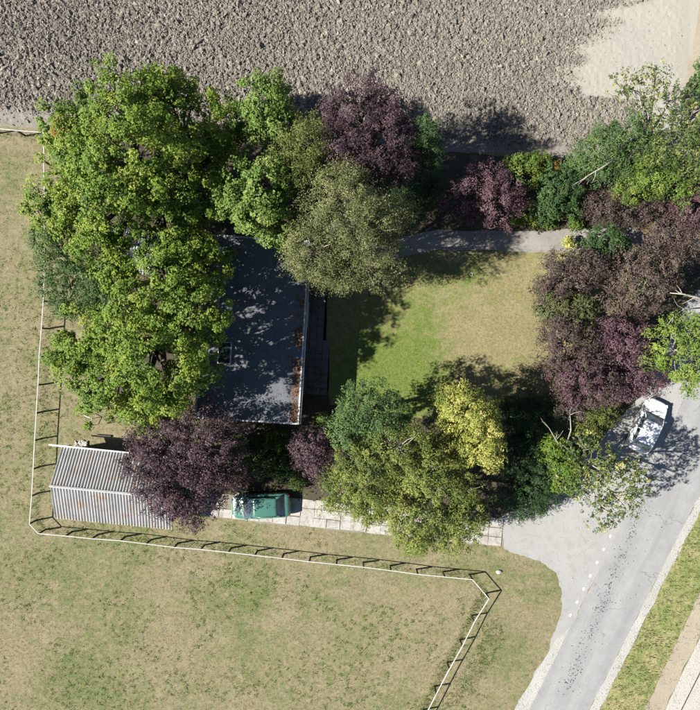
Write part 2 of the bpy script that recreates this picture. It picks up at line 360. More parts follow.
def rocks(x, y, z, size, flat=.7, B_=ICO, F0=ICF):
    n = len(x); nb = len(B_); v = np.repeat(B_[None], n, 0) * (1 + rng.normal(0, .22, (n, nb, 1))) + rng.normal(0, .12, (n, nb, 3))
    v = v * (size[:, None, None] * np.stack([rng.uniform(.7, 1.35, n), rng.uniform(.7, 1.2, n), rng.uniform(.5, 1., n) * flat * 1.3], 1)[:, None, :])
    a = rng.uniform(0, 6.28, n); c, s = np.cos(a)[:, None], np.sin(a)[:, None]
    tl = rng.normal(0, .5, n); ct, st_ = np.cos(tl)[:, None], np.sin(tl)[:, None]
    x1 = v[..., 0]; y1 = v[..., 1] * ct - v[..., 2] * st_; z1 = v[..., 1] * st_ + v[..., 2] * ct
    V_ = np.stack([x1 * c - y1 * s + x[:, None], x1 * s + y1 * c + y[:, None], z1 + z[:, None]], -1).reshape(-1, 3)
    F_ = (F0[None] + nb * np.arange(n)[:, None, None]).reshape(-1, 3)
    return V_, F_
n = 148000; x = rng.uniform(-28.5, 28.5, n); y = rng.uniform(13, 29, n)
y = np.where(y < edge_y(x), y + 0, y)
ok = (y > edge_y(x) + .15); x, y = x[ok], y[ok]
sm = sandmask(x, y); eb = edgeband(x, y)
den = (1 - sm) * (.12 + .88 * eb) * (.65 + .7 * fbm(x, y, .35, 21)); k = rng.random(len(x)) < den + .012; x, y, sm, eb = x[k], y[k], sm[k], eb[k]
size = np.clip(rng.lognormal(-2.78, .42, len(x)), .03, .22) * (.6 + .4 * eb) * (1 - .5 * sm) * (1.12 - .2 * np.clip((x + 25) / 40, 0, 1))
vi = np.clip(((y - edge_y(x)) / st).astype(int), 0, ny - 1); xi = np.clip(((x + 34) / st).astype(int), 0, nx - 1)
v, f = rocks(x, y, H[vi, xi] + size * .3, size, .85, OCT, OCF)
me = np_mesh('soil_clods', v, f, M['clod'], np.repeat(np.clip(rng.normal(.5, .25, len(x)), 0, 1), 6))
tag(link('soil_clods', me), 'grey brown clods of earth strewn over the ploughed field', 'soil clods', kind='stuff')

# ------------------------------------------------------------------ grass blades
def blades(x, y, hgt, wid, lean, z=0.):
    n = len(x); a = rng.uniform(0, 6.28, n); t = np.abs(rng.normal(lean, .35, n)); t = np.clip(t, 0, 1.45)
    h = hgt * rng.uniform(.5, 1.6, n); dx, dy = np.cos(a), np.sin(a); w = wid * rng.uniform(.6, 1.4, n) / 2
    b = np.stack([x, y, np.full(n, z)], 1); side = np.stack([-dy * w, dx * w, np.zeros(n)], 1)
    tip = b + np.stack([dx * np.sin(t) * h, dy * np.sin(t) * h, np.cos(t) * h], 1)
    V_ = np.stack([b - side, b + side, tip], 1).reshape(-1, 3); return V_, np.arange(3 * n).reshape(-1, 3)
def scatter(n, x0, x1, y0, y1, clump=0):
    x = rng.uniform(x0, x1, n); y = rng.uniform(y0, y1, n)
    if clump:
        x = np.repeat(x, clump) + rng.normal(0, .05, n * clump); y = np.repeat(y, clump) + rng.normal(0, .05, n * clump)
    return x, y
W = {k: PP(v) for k, v in dict(LAWN=LAWN, PATH=PATH, ROAD=ROAD, SHL=SHL, SHR=SHR, APRON=APRON, VERGE=VERGE, DRY=DRYSTRIP, TRACK=TRACK, BED=BED, DRIVE=DRIVE).items()}
def outside(x, y, *names):
    r = np.ones(len(x), bool)
    for nme in names: r &= ~inside(x, y, W[nme])
    return r
x, y = scatter(56000, -30, 22, -30, 18, 3)
ex = x + rng.normal(0, .12, len(x)); ey = y + rng.normal(0, .12, len(x)); k = outside(ex, ey, 'ROAD', 'SHL', 'SHR', 'APRON', 'BED', 'LAWN', 'DRIVE', 'VERGE', 'TRACK') & (y < edge_y(x) - .1); x, y = x[k], y[k]
v, f = blades(x, y, .085, .028, .95)
tag(link('pasture_grass', np_mesh('pasture_grass', v, f, M['pasture'])), 'short dry straw coloured pasture grass around the garden', 'grass', kind='stuff')
x, y = scatter(16000, -3, 19, -7, 9, 3); k = inside(x, y, W['LAWN']); v, f = blades(x[k], y[k], .06, .025, .9)
tag(link('lawn_grass', np_mesh('lawn_grass', v, f, M['lawn'])), 'mown lawn grass in the middle of the garden', 'grass', kind='stuff')
x, y = scatter(16000, 12, 34, -30, 2, 3); k = inside(x + rng.normal(0, .14, len(x)), y + rng.normal(0, .08, len(x)), W['VERGE']) & (rng.random(len(x)) < .9); v, f = blades(x[k], y[k], .26, .045, .75)
tag(link('verge_grass', np_mesh('verge_grass', v, f, M['verge'])), 'long green grass on the verge beyond the road', 'grass', kind='stuff')
x, y = scatter(6000, 10, 34, -30, 2, 2); k = inside(x, y, W['DRY']) & (fbm(x, y, .9, 6) > .42); v, f = blades(x[k], y[k], .2, .035, .9)
drystraw = plain('dry_straw', (.34, .28, .16), .95, 0, .3, 9, .1)
tag(link('dry_grass', np_mesh('dry_grass', v, f, drystraw)), 'dead straw along the bare strip at the bottom right', 'dry grass', kind='stuff')

# ------------------------------------------------------------------ foliage
def unit(v): return v / np.maximum(1e-9, np.linalg.norm(v, axis=-1, keepdims=True))
def leaf_quads(pos, nrm, tang, ln, wd):
    t = unit(tang - nrm * np.sum(tang * nrm, -1, keepdims=True)); b = np.cross(nrm, t)
    ln = ln[:, None]; wd = wd[:, None]
    return np.stack([pos - t * ln * .5, pos + b * wd * .5 + nrm * wd * .18, pos + t * ln * .5, pos - b * wd * .5 + nrm * wd * .18], 1).reshape(-1, 3)
SP = dict(   # clump radius, clump area, leaves per clump, leaf length, leaf width, outward stretch, up bias, jitter, drop fraction
    maple=dict(cr=.44, ca=.40, n=72, l=.155, w=.12, so=1.0, up=1.0, j=.38, gap=.30),
    maple2=dict(cr=.40, ca=.34, n=60, l=.155, w=.12, so=1.1, up=.9, j=.45, gap=.24),
    plum=dict(cr=.34, ca=.22, n=56, l=.12, w=.075, so=1.6, up=.5, j=.6, gap=.29),
    birch=dict(cr=.40, ca=.26, n=76, l=.11, w=.055, so=1.6, up=.4, j=.7, gap=.2),
    robinia=dict(cr=.36, ca=.28, n=58, l=.14, w=.07, so=1.3, up=.8, j=.5, gap=.3),
    ash=dict(cr=.40, ca=.62, n=44, l=.17, w=.08, so=1.2, up=.9, j=.45, gap=.3),
    sparse=dict(cr=.2, ca=.5, n=11, l=.17, w=.085, so=1.2, up=.9, j=.5, gap=.2),
    ever=dict(cr=.30, ca=.17, n=46, l=.14, w=.05, so=1.6, up=.5, j=.5, gap=.15),
    gold=dict(cr=.32, ca=.19, n=54, l=.14, w=.065, so=1.7, up=.7, j=.5, gap=.27),
    shrub=dict(cr=.28, ca=.15, n=44, l=.13, w=.085, so=1.1, up=.8, j=.5, gap=.18),
    ivy=dict(cr=.25, ca=.2, n=20, l=.14, w=.1, so=1, up=1.2, j=.5, gap=.2))
def crown_cloud(lobes, sp, seed, tint=(.45, .2), dens=1.0):
    """lobes: world (c(3), rx, rz). Returns clump centres, lobe index, leaf verts, tints"""
    r = np.random.default_rng(seed); cl = []; li = []; od = []
    for i, (c, rx, rz) in enumerate(lobes):
        area = 2 * math.pi * rx * (rx + 2 * rz) / 3 * 1.25
        for frac, lo, hi in ((1.0, .84, 1.06), (.75, .4, .8)):
            m = int(area / sp['ca'] * frac * dens) + 3
            d = unit(r.normal(size=(m, 3))); d = d[d[:, 2] > -.45 + r.uniform(-.2, .2, len(d))]
            nz = vnoise(d[:, 0] * 2 + i * 3.1 + d[:, 2], d[:, 1] * 2 + i * 1.7 + seed, 1.15, seed % 9) - .5
            fine = vnoise(d[:, 0] * 3 + i + seed * .37, d[:, 1] * 3 + d[:, 2] * 2, 1.1, 3)
            n2 = vnoise(d[:, 0] * 5 + i * 2.3 + d[:, 2] * 3, d[:, 1] * 5 + i * 4.1 + seed, 1., (seed + 3) % 11) - .5
            rad = r.uniform(lo, hi, len(d)) * (1 + .42 * nz + .34 * n2)
            p = c + d * rad[:, None] * np.array([rx, rx, rz])
            keep = fine + .35 * n2 > sp['gap'] * (1 if frac == 1 else .5)
            for k, (c2, rx2, rz2) in enumerate(lobes):
                if k != i: keep &= np.linalg.norm((p - c2) / np.array([rx2, rx2, rz2]), axis=1) > (.72 if frac == 1 else .5)
            keep &= p[:, 2] > .12
            cl.append(p[keep]); li.append(np.full(keep.sum(), i)); od.append(d[keep])
    cl = np.concatenate(cl); li = np.concatenate(li); od = np.concatenate(od)
    m = len(cl); n = sp['n']; cr = sp['cr'] * r.uniform(.6, 1.25, m)
    ax = unit(od + np.array([0, 0, .25]) + r.normal(0, .25, (m, 3)))
    cnt = np.maximum(3, (n * r.uniform(.6, 1.3, m)).astype(int)); id_ = np.repeat(np.arange(m), cnt); T = len(id_)
    u = unit(r.normal(size=(T, 3))); rr = r.uniform(.35, 1., T) ** .6
    q = u * rr[:, None]
    A = ax[id_]; al = np.sum(q * A, -1, keepdims=True)
    q = q + A * al * (sp['so'] - 1); q *= np.where(al < 0, .75, 1.)
    pos = cl[id_] + q * cr[id_][:, None]
    nrm = unit(u * .6 + A * .75 + np.array([0, 0, sp['up'] * .5]) + r.normal(0, sp['j'], (T, 3)))
    tg = unit(A * .6 + u * .6 + r.normal(0, .5, (T, 3)) + np.array([0, 0, -.2]))
    s = r.uniform(.7, 1.25, T)
    v = leaf_quads(pos, nrm, tg, sp['l'] * s, sp['w'] * s * r.uniform(.8, 1.2, T))
    ct = r.normal(tint[0], tint[1] * .8, m) + (vnoise(cl[:, 0], cl[:, 1], .5, seed % 13) - .5) * tint[1] * 1.6
    t = np.clip(ct[id_] + r.normal(0, tint[1] * .4, T), 0, 1)
    return cl, li, v, t
def leaves_obj(name, v, t, mat, parent, base):
    v = v - base; nq = len(v) // 4
    return link(name, np_mesh(name, v, np.arange(4 * nq).reshape(-1, 4), mat, np.repeat(t, 4)), parent)
def tree(name, label, cat, lobes, spn, leaf, seed, group=None, barkm='bark', trunk=.2, base=None, tint=(.45, .2), dens=1., twigs=14, extra=None, limbs=None):
    """lobes in photo pixels: (px, py, radius px, centre height m, vertical radius m)"""
    Lw = [(P(a, b, z), rp * S(z), rz) for a, b, rp, z, rz in lobes]
    wsum = sum(l[1]**2 for l in Lw); cen = sum(l[0] * l[1]**2 for l in Lw) / wsum
    bp = np.array([cen[0], cen[1], 0.]) if base is None else np.append(P(*base)[:2], 0.)
    root = empty(name, tuple(bp)); tag(root, label, cat, group)
    r = np.random.default_rng(seed + 1000)
    cl, li, v, t = crown_cloud(Lw, SP[spn], seed, tint, dens)
    leaves_obj('crown', v, t, L[leaf], root, bp)
    fork = np.array([bp[0] * .5 + cen[0] * .5, bp[1] * .5 + cen[1] * .5, max(.3, cen[2] * .5)])
    mb = MB(); mid = (bp + fork) / 2 + np.array([r.normal(0, .06), r.normal(0, .06), 0])
    mb.tube([bp - bp + (0, 0, -.05), mid - bp, fork - bp], [trunk * 1.25, trunk, trunk * .8], 8)
    mb.build('trunk', M[barkm], root, True)
    for i, (c, rx, rz) in enumerate(Lw):
        mb = MB(); tip = c + np.array([0, 0, rz * .35]); m1 = fork * .5 + tip * .5 + r.normal(0, .12, 3) * rx * .4 - np.array([0, 0, .12 * rz])
        q0 = np.array([fork[0] - bp[0], fork[1] - bp[1], fork[2]]) * 1.0
        mb.tube([fork - bp, m1 - bp, c - bp, tip - bp], [trunk * .6, trunk * .45, trunk * .3, trunk * .12], 6)
        mine = cl[li == i]
        if len(mine):
            for p in mine[r.permutation(len(mine))[:twigs]]:
                s0 = m1 + (c - m1) * r.uniform(.2, 1.); mm = (s0 + p) / 2 + r.normal(0, .1, 3) - np.array([0, 0, -.1])
                mb.tube([s0 - bp, mm - bp, p - bp], [trunk * .2, trunk * .12, .012], 4, False)
        mb.build('limb', M[barkm], root, True)
    for pl, r0 in (limbs or []):          # bare limbs traced along the branches: (px,py,z) points
        pts = [P(a, b, z) - bp for a, b, z in pl]; mb = MB()
        mb.tube(pts, np.linspace(r0, r0 * .3, len(pts)), 6)
        for j in range(5):
            a = pts[r.integers(1, len(pts))]; d = pts[-1] - pts[0]; d = d / np.linalg.norm(d)
            e = a + d * r.uniform(.3, .9) + r.normal(0, .35, 3); mb.tube([a, (a + e) / 2 + r.normal(0, .06, 3), e], [r0 * .4, r0 * .25, .01], 4, False)
        mb.build('bare_limb', M['bark_pale'], root, True)
    for lb, sp2, leaf2, nm, tn in (extra or []):   # a patch of differently coloured foliage on the same plant
        L2 = [(P(a, b, z), rp * S(z), rz) for a, b, rp, z, rz in lb]
        _, _, v2, t2 = crown_cloud(L2, SP[sp2], seed + 5, tn, 1.); leaves_obj(nm, v2, t2, L[leaf2], root, bp)
    return root

tree('maple_tree', 'largest green maple tree, overhanging the top left fence corner', 'tree',
     [(125, 115, 44, 8.5, 3.4), (88, 150, 42, 7.5, 3.4), (132, 158, 54, 10, 3.4), (66, 205, 33, 6.5, 2.8), (112, 205, 42, 8.5, 3), (192, 188, 40, 6.2, 3), (192, 124, 40, 6.4, 3), (165, 95, 24, 7.2, 2.4), (70, 135, 24, 6, 2.2), (215, 152, 24, 5.2, 2.6), (165, 228, 34, 6.8, 2.4), (90, 235, 26, 7, 2.2), (112, 246, 16, 7, 1.6)],
     'maple', 'maple', 11, trunk=.42, tint=(.5, .2), extra=[([(62, 132, 10, 7, 1)], 'maple', 'rust', 'autumn_foliage', (.6, .2))])
tree('maple_tree', 'broad green maple tree shading the flat roof from the left', 'tree',
     [(95, 335, 42, 7.5, 3.3), (150, 308, 42, 9, 3.2), (108, 378, 42, 7.5, 3), (150, 352, 48, 9.5, 3.4), (196, 314, 32, 9.2, 2.8), (142, 405, 26, 6, 2.4), (198, 268, 30, 6.2, 2.6), (196, 368, 24, 8.2, 2.4), (172, 395, 20, 6.8, 2.2), (74, 355, 20, 6, 2.2), (118, 275, 22, 7.5, 1.8), (170, 275, 26, 8, 2.2)],
     'maple', 'maple', 12, trunk=.38, tint=(.55, .2))
tree('ash_tree', 'bluish green tree squeezed between the two big maples by the fence', 'tree',
     [(68, 287, 30, 6.5, 2.8), (54, 247, 24, 5.5, 2.3), (98, 280, 24, 7, 2.2), (105, 300, 20, 7, 2)], 'robinia', 'blue', 13, trunk=.2, tint=(.5, .2))
tree('maple_tree', 'small bright green maple at the field edge, left of the dark purple tree', 'tree',
     [(262, 108, 28, 7.5, 2.6), (272, 95, 18, 7.5, 2), (278, 122, 20, 7, 2), (250, 125, 18, 6.5, 2)], 'maple2', 'maple2', 14, trunk=.18, tint=(.5, .2))
tree('maple_tree', 'bright light green maple leaning over the top end of the flat roof', 'tree',
     [(262, 185, 30, 8, 2.6), (240, 205, 24, 7.5, 2.2), (262, 215, 24, 7.5, 2.2), (225, 200, 14, 6.5, 1.8), (278, 235, 14, 7, 1.6)], 'maple2', 'maple2', 15, trunk=.2, tint=(.55, .22))
tree('purple_plum_tree', 'dark purple tree at the field edge casting a long shadow on the soil', 'tree',
     [(358, 112, 33, 8.5, 2.8), (380, 148, 36, 7.8, 2.6), (346, 150, 24, 7.6, 2.4), (396, 163, 20, 6.4, 2), (340, 120, 18, 7.6, 2), (385, 118, 20, 8, 2.4)], 'plum', 'plum', 16, trunk=.24, barkm='bark_dark', tint=(.5, .2))
tree('conifer_tree', 'narrow dark green conifer right of the dark purple tree', 'conifer',
     [(424, 136, 13, 7.2, 2.4), (425, 152, 17, 5.2, 2.6), (422, 172, 16, 3, 2)], 'ever', 'ever', 17, trunk=.16, barkm='bark_dark', tint=(.55, .2))
tree('feathery_tree', 'feathery olive green tree between the bright maples and the dark purple tree', 'tree',
     [(305, 145, 27, 8, 2.5), (288, 172, 22, 7.5, 2.1), (312, 168, 20, 7.5, 2)], 'birch', 'feather', 18, trunk=.17, tint=(.5, .2))
tree('birch_tree', 'grey green birch overhanging the right corner of the flat roof', 'tree',
     [(345, 212, 40, 8.5, 2.9), (318, 250, 34, 7.5, 2.6), (362, 252, 36, 7.5, 2.6), (345, 188, 26, 8.3, 2.2), (390, 222, 24, 6.5, 2.4), (322, 268, 22, 6.8, 2.2), (302, 258, 18, 7, 2), (345, 270, 20, 6.5, 2), (365, 228, 30, 8.6, 2.4), (325, 267, 20, 4.6, 2.2), (345, 270, 19, 4.3, 2)], 'birch', 'birch', 19, trunk=.22, barkm='bark_pale', tint=(.5, .2))
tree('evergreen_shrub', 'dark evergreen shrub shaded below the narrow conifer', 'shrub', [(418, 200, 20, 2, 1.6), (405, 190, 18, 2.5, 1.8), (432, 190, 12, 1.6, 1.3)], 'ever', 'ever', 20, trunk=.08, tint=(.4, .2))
tree('purple_shrub', 'rounded pinkish purple shrub beside the shaded stretch of garden path', 'shrub',
     [(465, 198, 23, 2.6, 1.7), (494, 202, 26, 2.8, 1.8), (484, 182, 20, 3.1, 1.5), (510, 188, 14, 2.4, 1.2)], 'plum', 'plump', 21, trunk=.1, barkm='bark_dark', tint=(.5, .2))
tree('leafy_shrub', 'yellow green shrub with a rusty patch at the edge of the field', 'shrub',
     [(520, 172, 18, 1.9, 1.5), (535, 165, 13, 1.6, 1.2), (508, 180, 10, 1.5, 1)], 'shrub', 'shrub', 22, trunk=.06, tint=(.65, .25), extra=[([(549, 168, 9, 1.5, .9)], 'shrub', 'rust', 'rusty_foliage', (.5, .2))])
tree('leafy_shrub', 'dark green rounded shrub above the sunny stretch of path', 'shrub',
     [(558, 190, 23, 2.3, 1.9), (545, 208, 15, 1.5, 1.2), (572, 205, 13, 1.4, 1.1)], 'shrub', 'blue', 23, trunk=.08, tint=(.3, .2))
tree('leafy_shrub', 'low yellowish green shrub on the path edge right of the pinkish purple shrub', 'shrub',
     [(530, 216, 10, .7, .6), (548, 220, 9, .6, .5), (516, 219, 7, .6, .5), (575, 221, 10, .7, .6)], 'shrub', 'shrub', 24, trunk=.03, tint=(.6, .2), twigs=4)
tree('green_tree', 'green tree with a dead white branch at the field edge', 'tree',
     [(600, 152, 24, 4.5, 2.3), (625, 142, 22, 5, 2.1), (582, 162, 16, 3.6, 1.9), (614, 168, 18, 4, 1.8)], 'robinia', 'blue', 25, trunk=.15, tint=(.5, .22),
     limbs=[([(614, 160, 6.6), (603, 167, 6.8), (596, 171, 6.9), (589, 175, 6.9)], .07)])
tree('ash_tree', 'thin yellowing ash with bare pale branches at the sandy field corner', 'tree',
     [(640, 92, 26, 6.2, 1.), (668, 102, 28, 6.4, 1.3), (622, 86, 16, 6, .8), (690, 122, 22, 6.5, 1.8), (655, 80, 16, 6.2, .7), (650, 115, 18, 6, 1)], 'sparse', 'ashy', 26, trunk=.2, base=(640, 170), barkm='bark_pale', tint=(.45, .3), dens=1.9, twigs=10,
     limbs=[([(636, 150, 3.5), (640, 135, 5), (644, 118, 6), (640, 100, 6.8)], .09), ([(638, 142, 4.5), (652, 130, 5.6), (668, 121, 6.4)], .07)])
tree('ash_tree', 'fuller yellow green ash at the right edge below the thin yellowing one', 'tree',
     [(680, 145, 26, 6.5, 2.2), (660, 158, 18, 6, 1.8), (698, 165, 20, 6.5, 2.2)], 'ash', 'ashy', 27, trunk=.18, barkm='bark_pale', tint=(.36, .22), dens=1.7)
tree('green_tree', 'bright green tree beneath the fuller ash, above the brownish purple shrubs', 'tree',
     [(650, 178, 22, 4.6, 1.9), (674, 186, 20, 4.6, 1.9), (630, 188, 15, 3.8, 1.6), (640, 165, 14, 4.4, 1.5)], 'robinia', 'ash', 28, trunk=.15, tint=(.4, .2))
tree('hedge_tree', 'dark green bush at the right edge beside the dry field margin', 'shrub', [(705, 88, 14, 3, 2.4), (706, 70, 11, 3, 2)], 'shrub', 'blue', 29, trunk=.1, tint=(.3, .2))
tree('purple_shrub', 'small brownish purple shrub above the dark green shrub at the path end', 'shrub', [(603, 207, 17, 2.2, 1.5), (590, 205, 10, 1.8, 1.2)], 'plum', 'plumg', 30, trunk=.07, barkm='bark_dark', tint=(.4, .2))
tree('purple_shrub', 'small brown purple shrub with an orange patch, right of the path end', 'shrub', [(637, 212, 17, 2.5, 1.6), (652, 206, 12, 2.4, 1.4)], 'plum', 'plumg', 31, trunk=.07, barkm='bark_dark', tint=(.4, .2), extra=[([(650, 229, 6, 1.6, .6)], 'shrub', 'rust', 'orange_foliage', (.6, .2))])
tree('purple_shrub', 'dark purple shrub at the right edge under the bright green tree', 'shrub', [(690, 207, 20, 3.8, 2), (705, 195, 16, 3.8, 2)], 'plum', 'plump', 32, trunk=.09, barkm='bark_dark', tint=(.35, .2))
tree('purple_shrub', 'olive and purple shrub at the right edge, below the dark purple one', 'shrub', [(672, 230, 24, 3, 1.8), (692, 244, 20, 3, 1.7), (660, 240, 12, 2.4, 1.2)], 'plum', 'plumg', 33, trunk=.09, barkm='bark_dark', tint=(.65, .2))
tree('evergreen_shrub', 'dark green shrub at the end of the sunny path', 'shrub', [(604, 243, 17, 2, 1.6), (588, 250, 12, 1.5, 1.2), (616, 250, 12, 1.6, 1.3)], 'shrub', 'blue', 34, trunk=.06, tint=(.2, .15))
tree('flowering_shrub', 'tiny pale yellow shrub beside the path, left of the dark green shrub', 'shrub', [(569, 243, 5.5, .8, .6)], 'shrub', 'gold', 35, trunk=.03, tint=(.6, .2), twigs=3)
tree('purple_plum_tree', 'brownish purple tree at the top right corner of the lawn', 'tree', [(560, 278, 24, 4.2, 2.2), (583, 270, 22, 4.4, 2.2), (548, 292, 14, 3.4, 1.7)], 'plum', 'plumg', 36, trunk=.12, barkm='bark_dark', tint=(.42, .2))
tree('evergreen_shrub', 'grey green shrub among the purple trees right of the lawn', 'shrub', [(556, 308, 20, 3.4, 2), (575, 312, 18, 3.6, 1.9)], 'shrub', 'birch', 37, trunk=.08, tint=(.2, .15))
tree('purple_plum_tree', 'olive tinged purple tree right of the brownish purple one', 'tree', [(640, 284, 30, 4.6, 2.4), (622, 272, 22, 4.4, 2.2), (656, 274, 22, 4.4, 2.2), (615, 300, 18, 4, 2)], 'plum', 'plumg', 38, trunk=.14, barkm='bark_dark', tint=(.6, .22))
tree('purple_plum_tree', 'dusty purple tree at the bottom right corner of the lawn', 'tree', [(566, 350, 28, 4.4, 2.3), (584, 376, 30, 4.4, 2.3), (558, 332, 20, 3.8, 2), (575, 395, 20, 3.6, 1.9)], 'plum', 'plumg', 39, trunk=.14, barkm='bark_dark', tint=(.45, .18), extra=[([(578, 380, 26, 4.8, 2.2)], 'plum', 'plump', 'purple_foliage', (.45, .2))])
tree('purple_plum_tree', 'reddest purple tree, overhanging the white car bonnet', 'tree', [(622, 345, 26, 4.6, 2.3), (634, 372, 24, 4.4, 2.2), (612, 385, 20, 4, 2), (605, 335, 16, 4.2, 2)], 'plum', 'plump', 40, trunk=.14, barkm='bark_dark', tint=(.55, .2))
tree('ash_tree', 'light green ash with bare pale branches above the white car', 'tree',
     [(672, 350, 26, 6.5, 1.9), (694, 362, 24, 6.6, 2), (655, 362, 14, 6, 1.4), (690, 335, 20, 6.6, 1.6), (710, 340, 22, 6.5, 2), (665, 325, 12, 6, 1.2), (690, 385, 12, 6, 1.2)], 'ash', 'ash', 41, trunk=.2, base=(705, 335), barkm='bark_pale', tint=(.5, .2), dens=1.25,
     limbs=[([(712, 302, 5.5), (695, 297, 6), (682, 294, 6.2), (670, 293, 6.3)], .1), ([(700, 308, 5.5), (684, 309, 5.8), (674, 316, 6), (668, 324, 6.2)], .05)])
tree('conifer_hedge', 'short yellow green conifer hedge running towards the white car', 'hedge', [(604, 411, 12, 1.5, 1.3), (595, 420, 12, 1.5, 1.3), (586, 429, 12, 1.5, 1.3)], 'ever', 'feather', 42, trunk=.06, tint=(.55, .2), twigs=5)
tree('ash_tree', 'thin yellowing ash spreading over the forecourt below the white car', 'tree',
     [(592, 462, 26, 6, 1.7), (612, 478, 24, 6.2, 1.6), (636, 482, 16, 6, 1.1), (580, 480, 18, 5.5, 1.5), (603, 512, 20, 5.5, .9), (622, 504, 18, 5.8, 1), (630, 470, 16, 6, 1), (585, 445, 16, 6, 1.3), (560, 470, 12, 5, 1.2)], 'sparse', 'ashy', 43, trunk=.17, base=(566, 455), barkm='bark_pale', tint=(.34, .3), dens=2.7, twigs=9,
     limbs=[([(566, 445, 4), (571, 430, 5.2), (570, 415, 6)], .06), ([(568, 455, 4.5), (556, 440, 5.5), (549, 428, 6)], .05), ([(570, 452, 4.2), (600, 470, 5.5), (640, 472, 6.2)], .05)])
tree('green_tree', 'small fresh green tree left of the thin yellowing ash', 'tree', [(558, 462, 14, 4.2, 2.2), (563, 478, 13, 3.6, 2), (552, 448, 10, 3.8, 1.7)], 'robinia', 'maple', 44, trunk=.09, tint=(.5, .2))
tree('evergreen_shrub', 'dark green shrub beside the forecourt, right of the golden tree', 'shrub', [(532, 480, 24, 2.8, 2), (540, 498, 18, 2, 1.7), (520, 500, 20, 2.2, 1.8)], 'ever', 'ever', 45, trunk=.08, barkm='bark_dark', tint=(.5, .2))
tree('evergreen_shrub', 'dark shrub widened to deepen the shade between the golden tree and the lawn corner', 'shrub', [(530, 432, 22, 2, 1.6), (515, 455, 22, 2.2, 1.8), (548, 412, 16, 1.8, 1.4), (520, 408, 18, 1.6, 1.3)], 'ever', 'ever', 46, trunk=.08, barkm='bark_dark', tint=(.35, .2))  # upper lobes added to darken the shadowed corner of the lawn
tree('golden_tree', 'golden yellow tree at the bottom of the lawn', 'tree',
     [(463, 412, 24, 6.6, 2.5), (476, 436, 24, 6.2, 2.6), (452, 400, 14, 6.2, 2), (488, 452, 15, 5.4, 2), (462, 448, 17, 5.8, 2), (482, 415, 15, 6, 2)], 'gold', 'gold', 47, trunk=.16, tint=(.44, .3))
tree('robinia_tree', 'bluish green rounded tree at the bottom left corner of the lawn', 'tree', [(368, 408, 30, 6.5, 2.5), (350, 425, 24, 5.8, 2.3), (388, 420, 22, 6.3, 2.2)], 'robinia', 'blue', 48, trunk=.17, tint=(.6, .2))
tree('robinia_tree', 'olive green tree with grey twigs above the driveway, right of the small purple shrub', 'tree', [(368, 470, 32, 6, 2.6), (345, 490, 24, 4.8, 2.2), (398, 448, 30, 7, 2.4), (390, 490, 24, 5.5, 2.2), (370, 505, 20, 4.4, 2)], 'robinia', 'robinia', 49, trunk=.2, barkm='bark_pale', tint=(.55, .25))
tree('robinia_tree', 'largest olive green tree over the driveway, just below the golden tree', 'tree', [(440, 495, 38, 6.5, 2.6), (420, 515, 34, 6, 2.5), (462, 515, 28, 5.5, 2.3), (430, 465, 30, 6.8, 2.3), (412, 538, 17, 4.2, 1.8), (448, 535, 20, 4.6, 2)], 'robinia', 'robinia', 50, trunk=.22, barkm='bark_pale', tint=(.6, .25))
tree('purple_shrub', 'small dark purple shrub at the end of the driveway behind the green car', 'shrub', [(314, 452, 20, 3.2, 1.9), (322, 468, 15, 2.8, 1.6), (305, 445, 13, 3, 1.5)], 'plum', 'plum', 51, trunk=.09, barkm='bark_dark', tint=(.7, .2))
tree('leafy_plant', 'small pale green plant below the patio corner', 'plant', [(323, 420, 7, .9, .7), (330, 428, 6, .7, .5)], 'shrub', 'maple2', 52, trunk=.03, tint=(.5, .2), twigs=3)
tree('purple_plum_tree', 'wide dark purple plum tree overhanging the shed roof', 'tree',
     [(168, 440, 36, 5.5, 2.3), (206, 446, 38, 6, 2.4), (186, 482, 38, 5, 2.2), (148, 462, 24, 4.6, 2), (226, 470, 22, 4.6, 2), (196, 510, 15, 3.4, 1.4), (160, 490, 22, 4.4, 1.9)], 'plum', 'plum', 53, trunk=.25, barkm='bark_dark', tint=(.6, .2))
tree('leafy_shrub', 'low green shrub in the shade below the flat roof', 'shrub', [(268, 458, 18, .9, .8), (288, 468, 14, .8, .7), (245, 450, 16, .9, .8), (278, 440, 12, .8, .7), (296, 482, 8, .6, .5)], 'shrub', 'shrub', 54, trunk=.04, tint=(.25, .2), twigs=4)

# low ground cover in the beds
n = 26000; x = rng.uniform(-22, 27, n); y = rng.uniform(-13, 18, n)
k = inside(x, y, W['BED']) & outside(x, y, 'LAWN', 'PATH', 'DRIVE', 'APRON') & (fbm(x, y, .5, 31) > .46); x, y = x[k], y[k]; n = len(x)
v = leaf_quads(np.stack([x, y, rng.uniform(.05, .22, n)], 1), unit(np.stack([rng.normal(0, .5, n), rng.normal(0, .5, n), np.ones(n)], 1)), unit(rng.normal(size=(n, 3))), rng.uniform(.1, .2, n), rng.uniform(.07, .12, n))
gc = link('ground_cover', np_mesh('ground_cover', v, np.arange(4 * n).reshape(-1, 4), L['shrub'], np.repeat(rng.uniform(0, .7, n), 4)))
tag(gc, 'low leafy ground cover in the shaded beds under the trees', 'ground cover', kind='stuff')

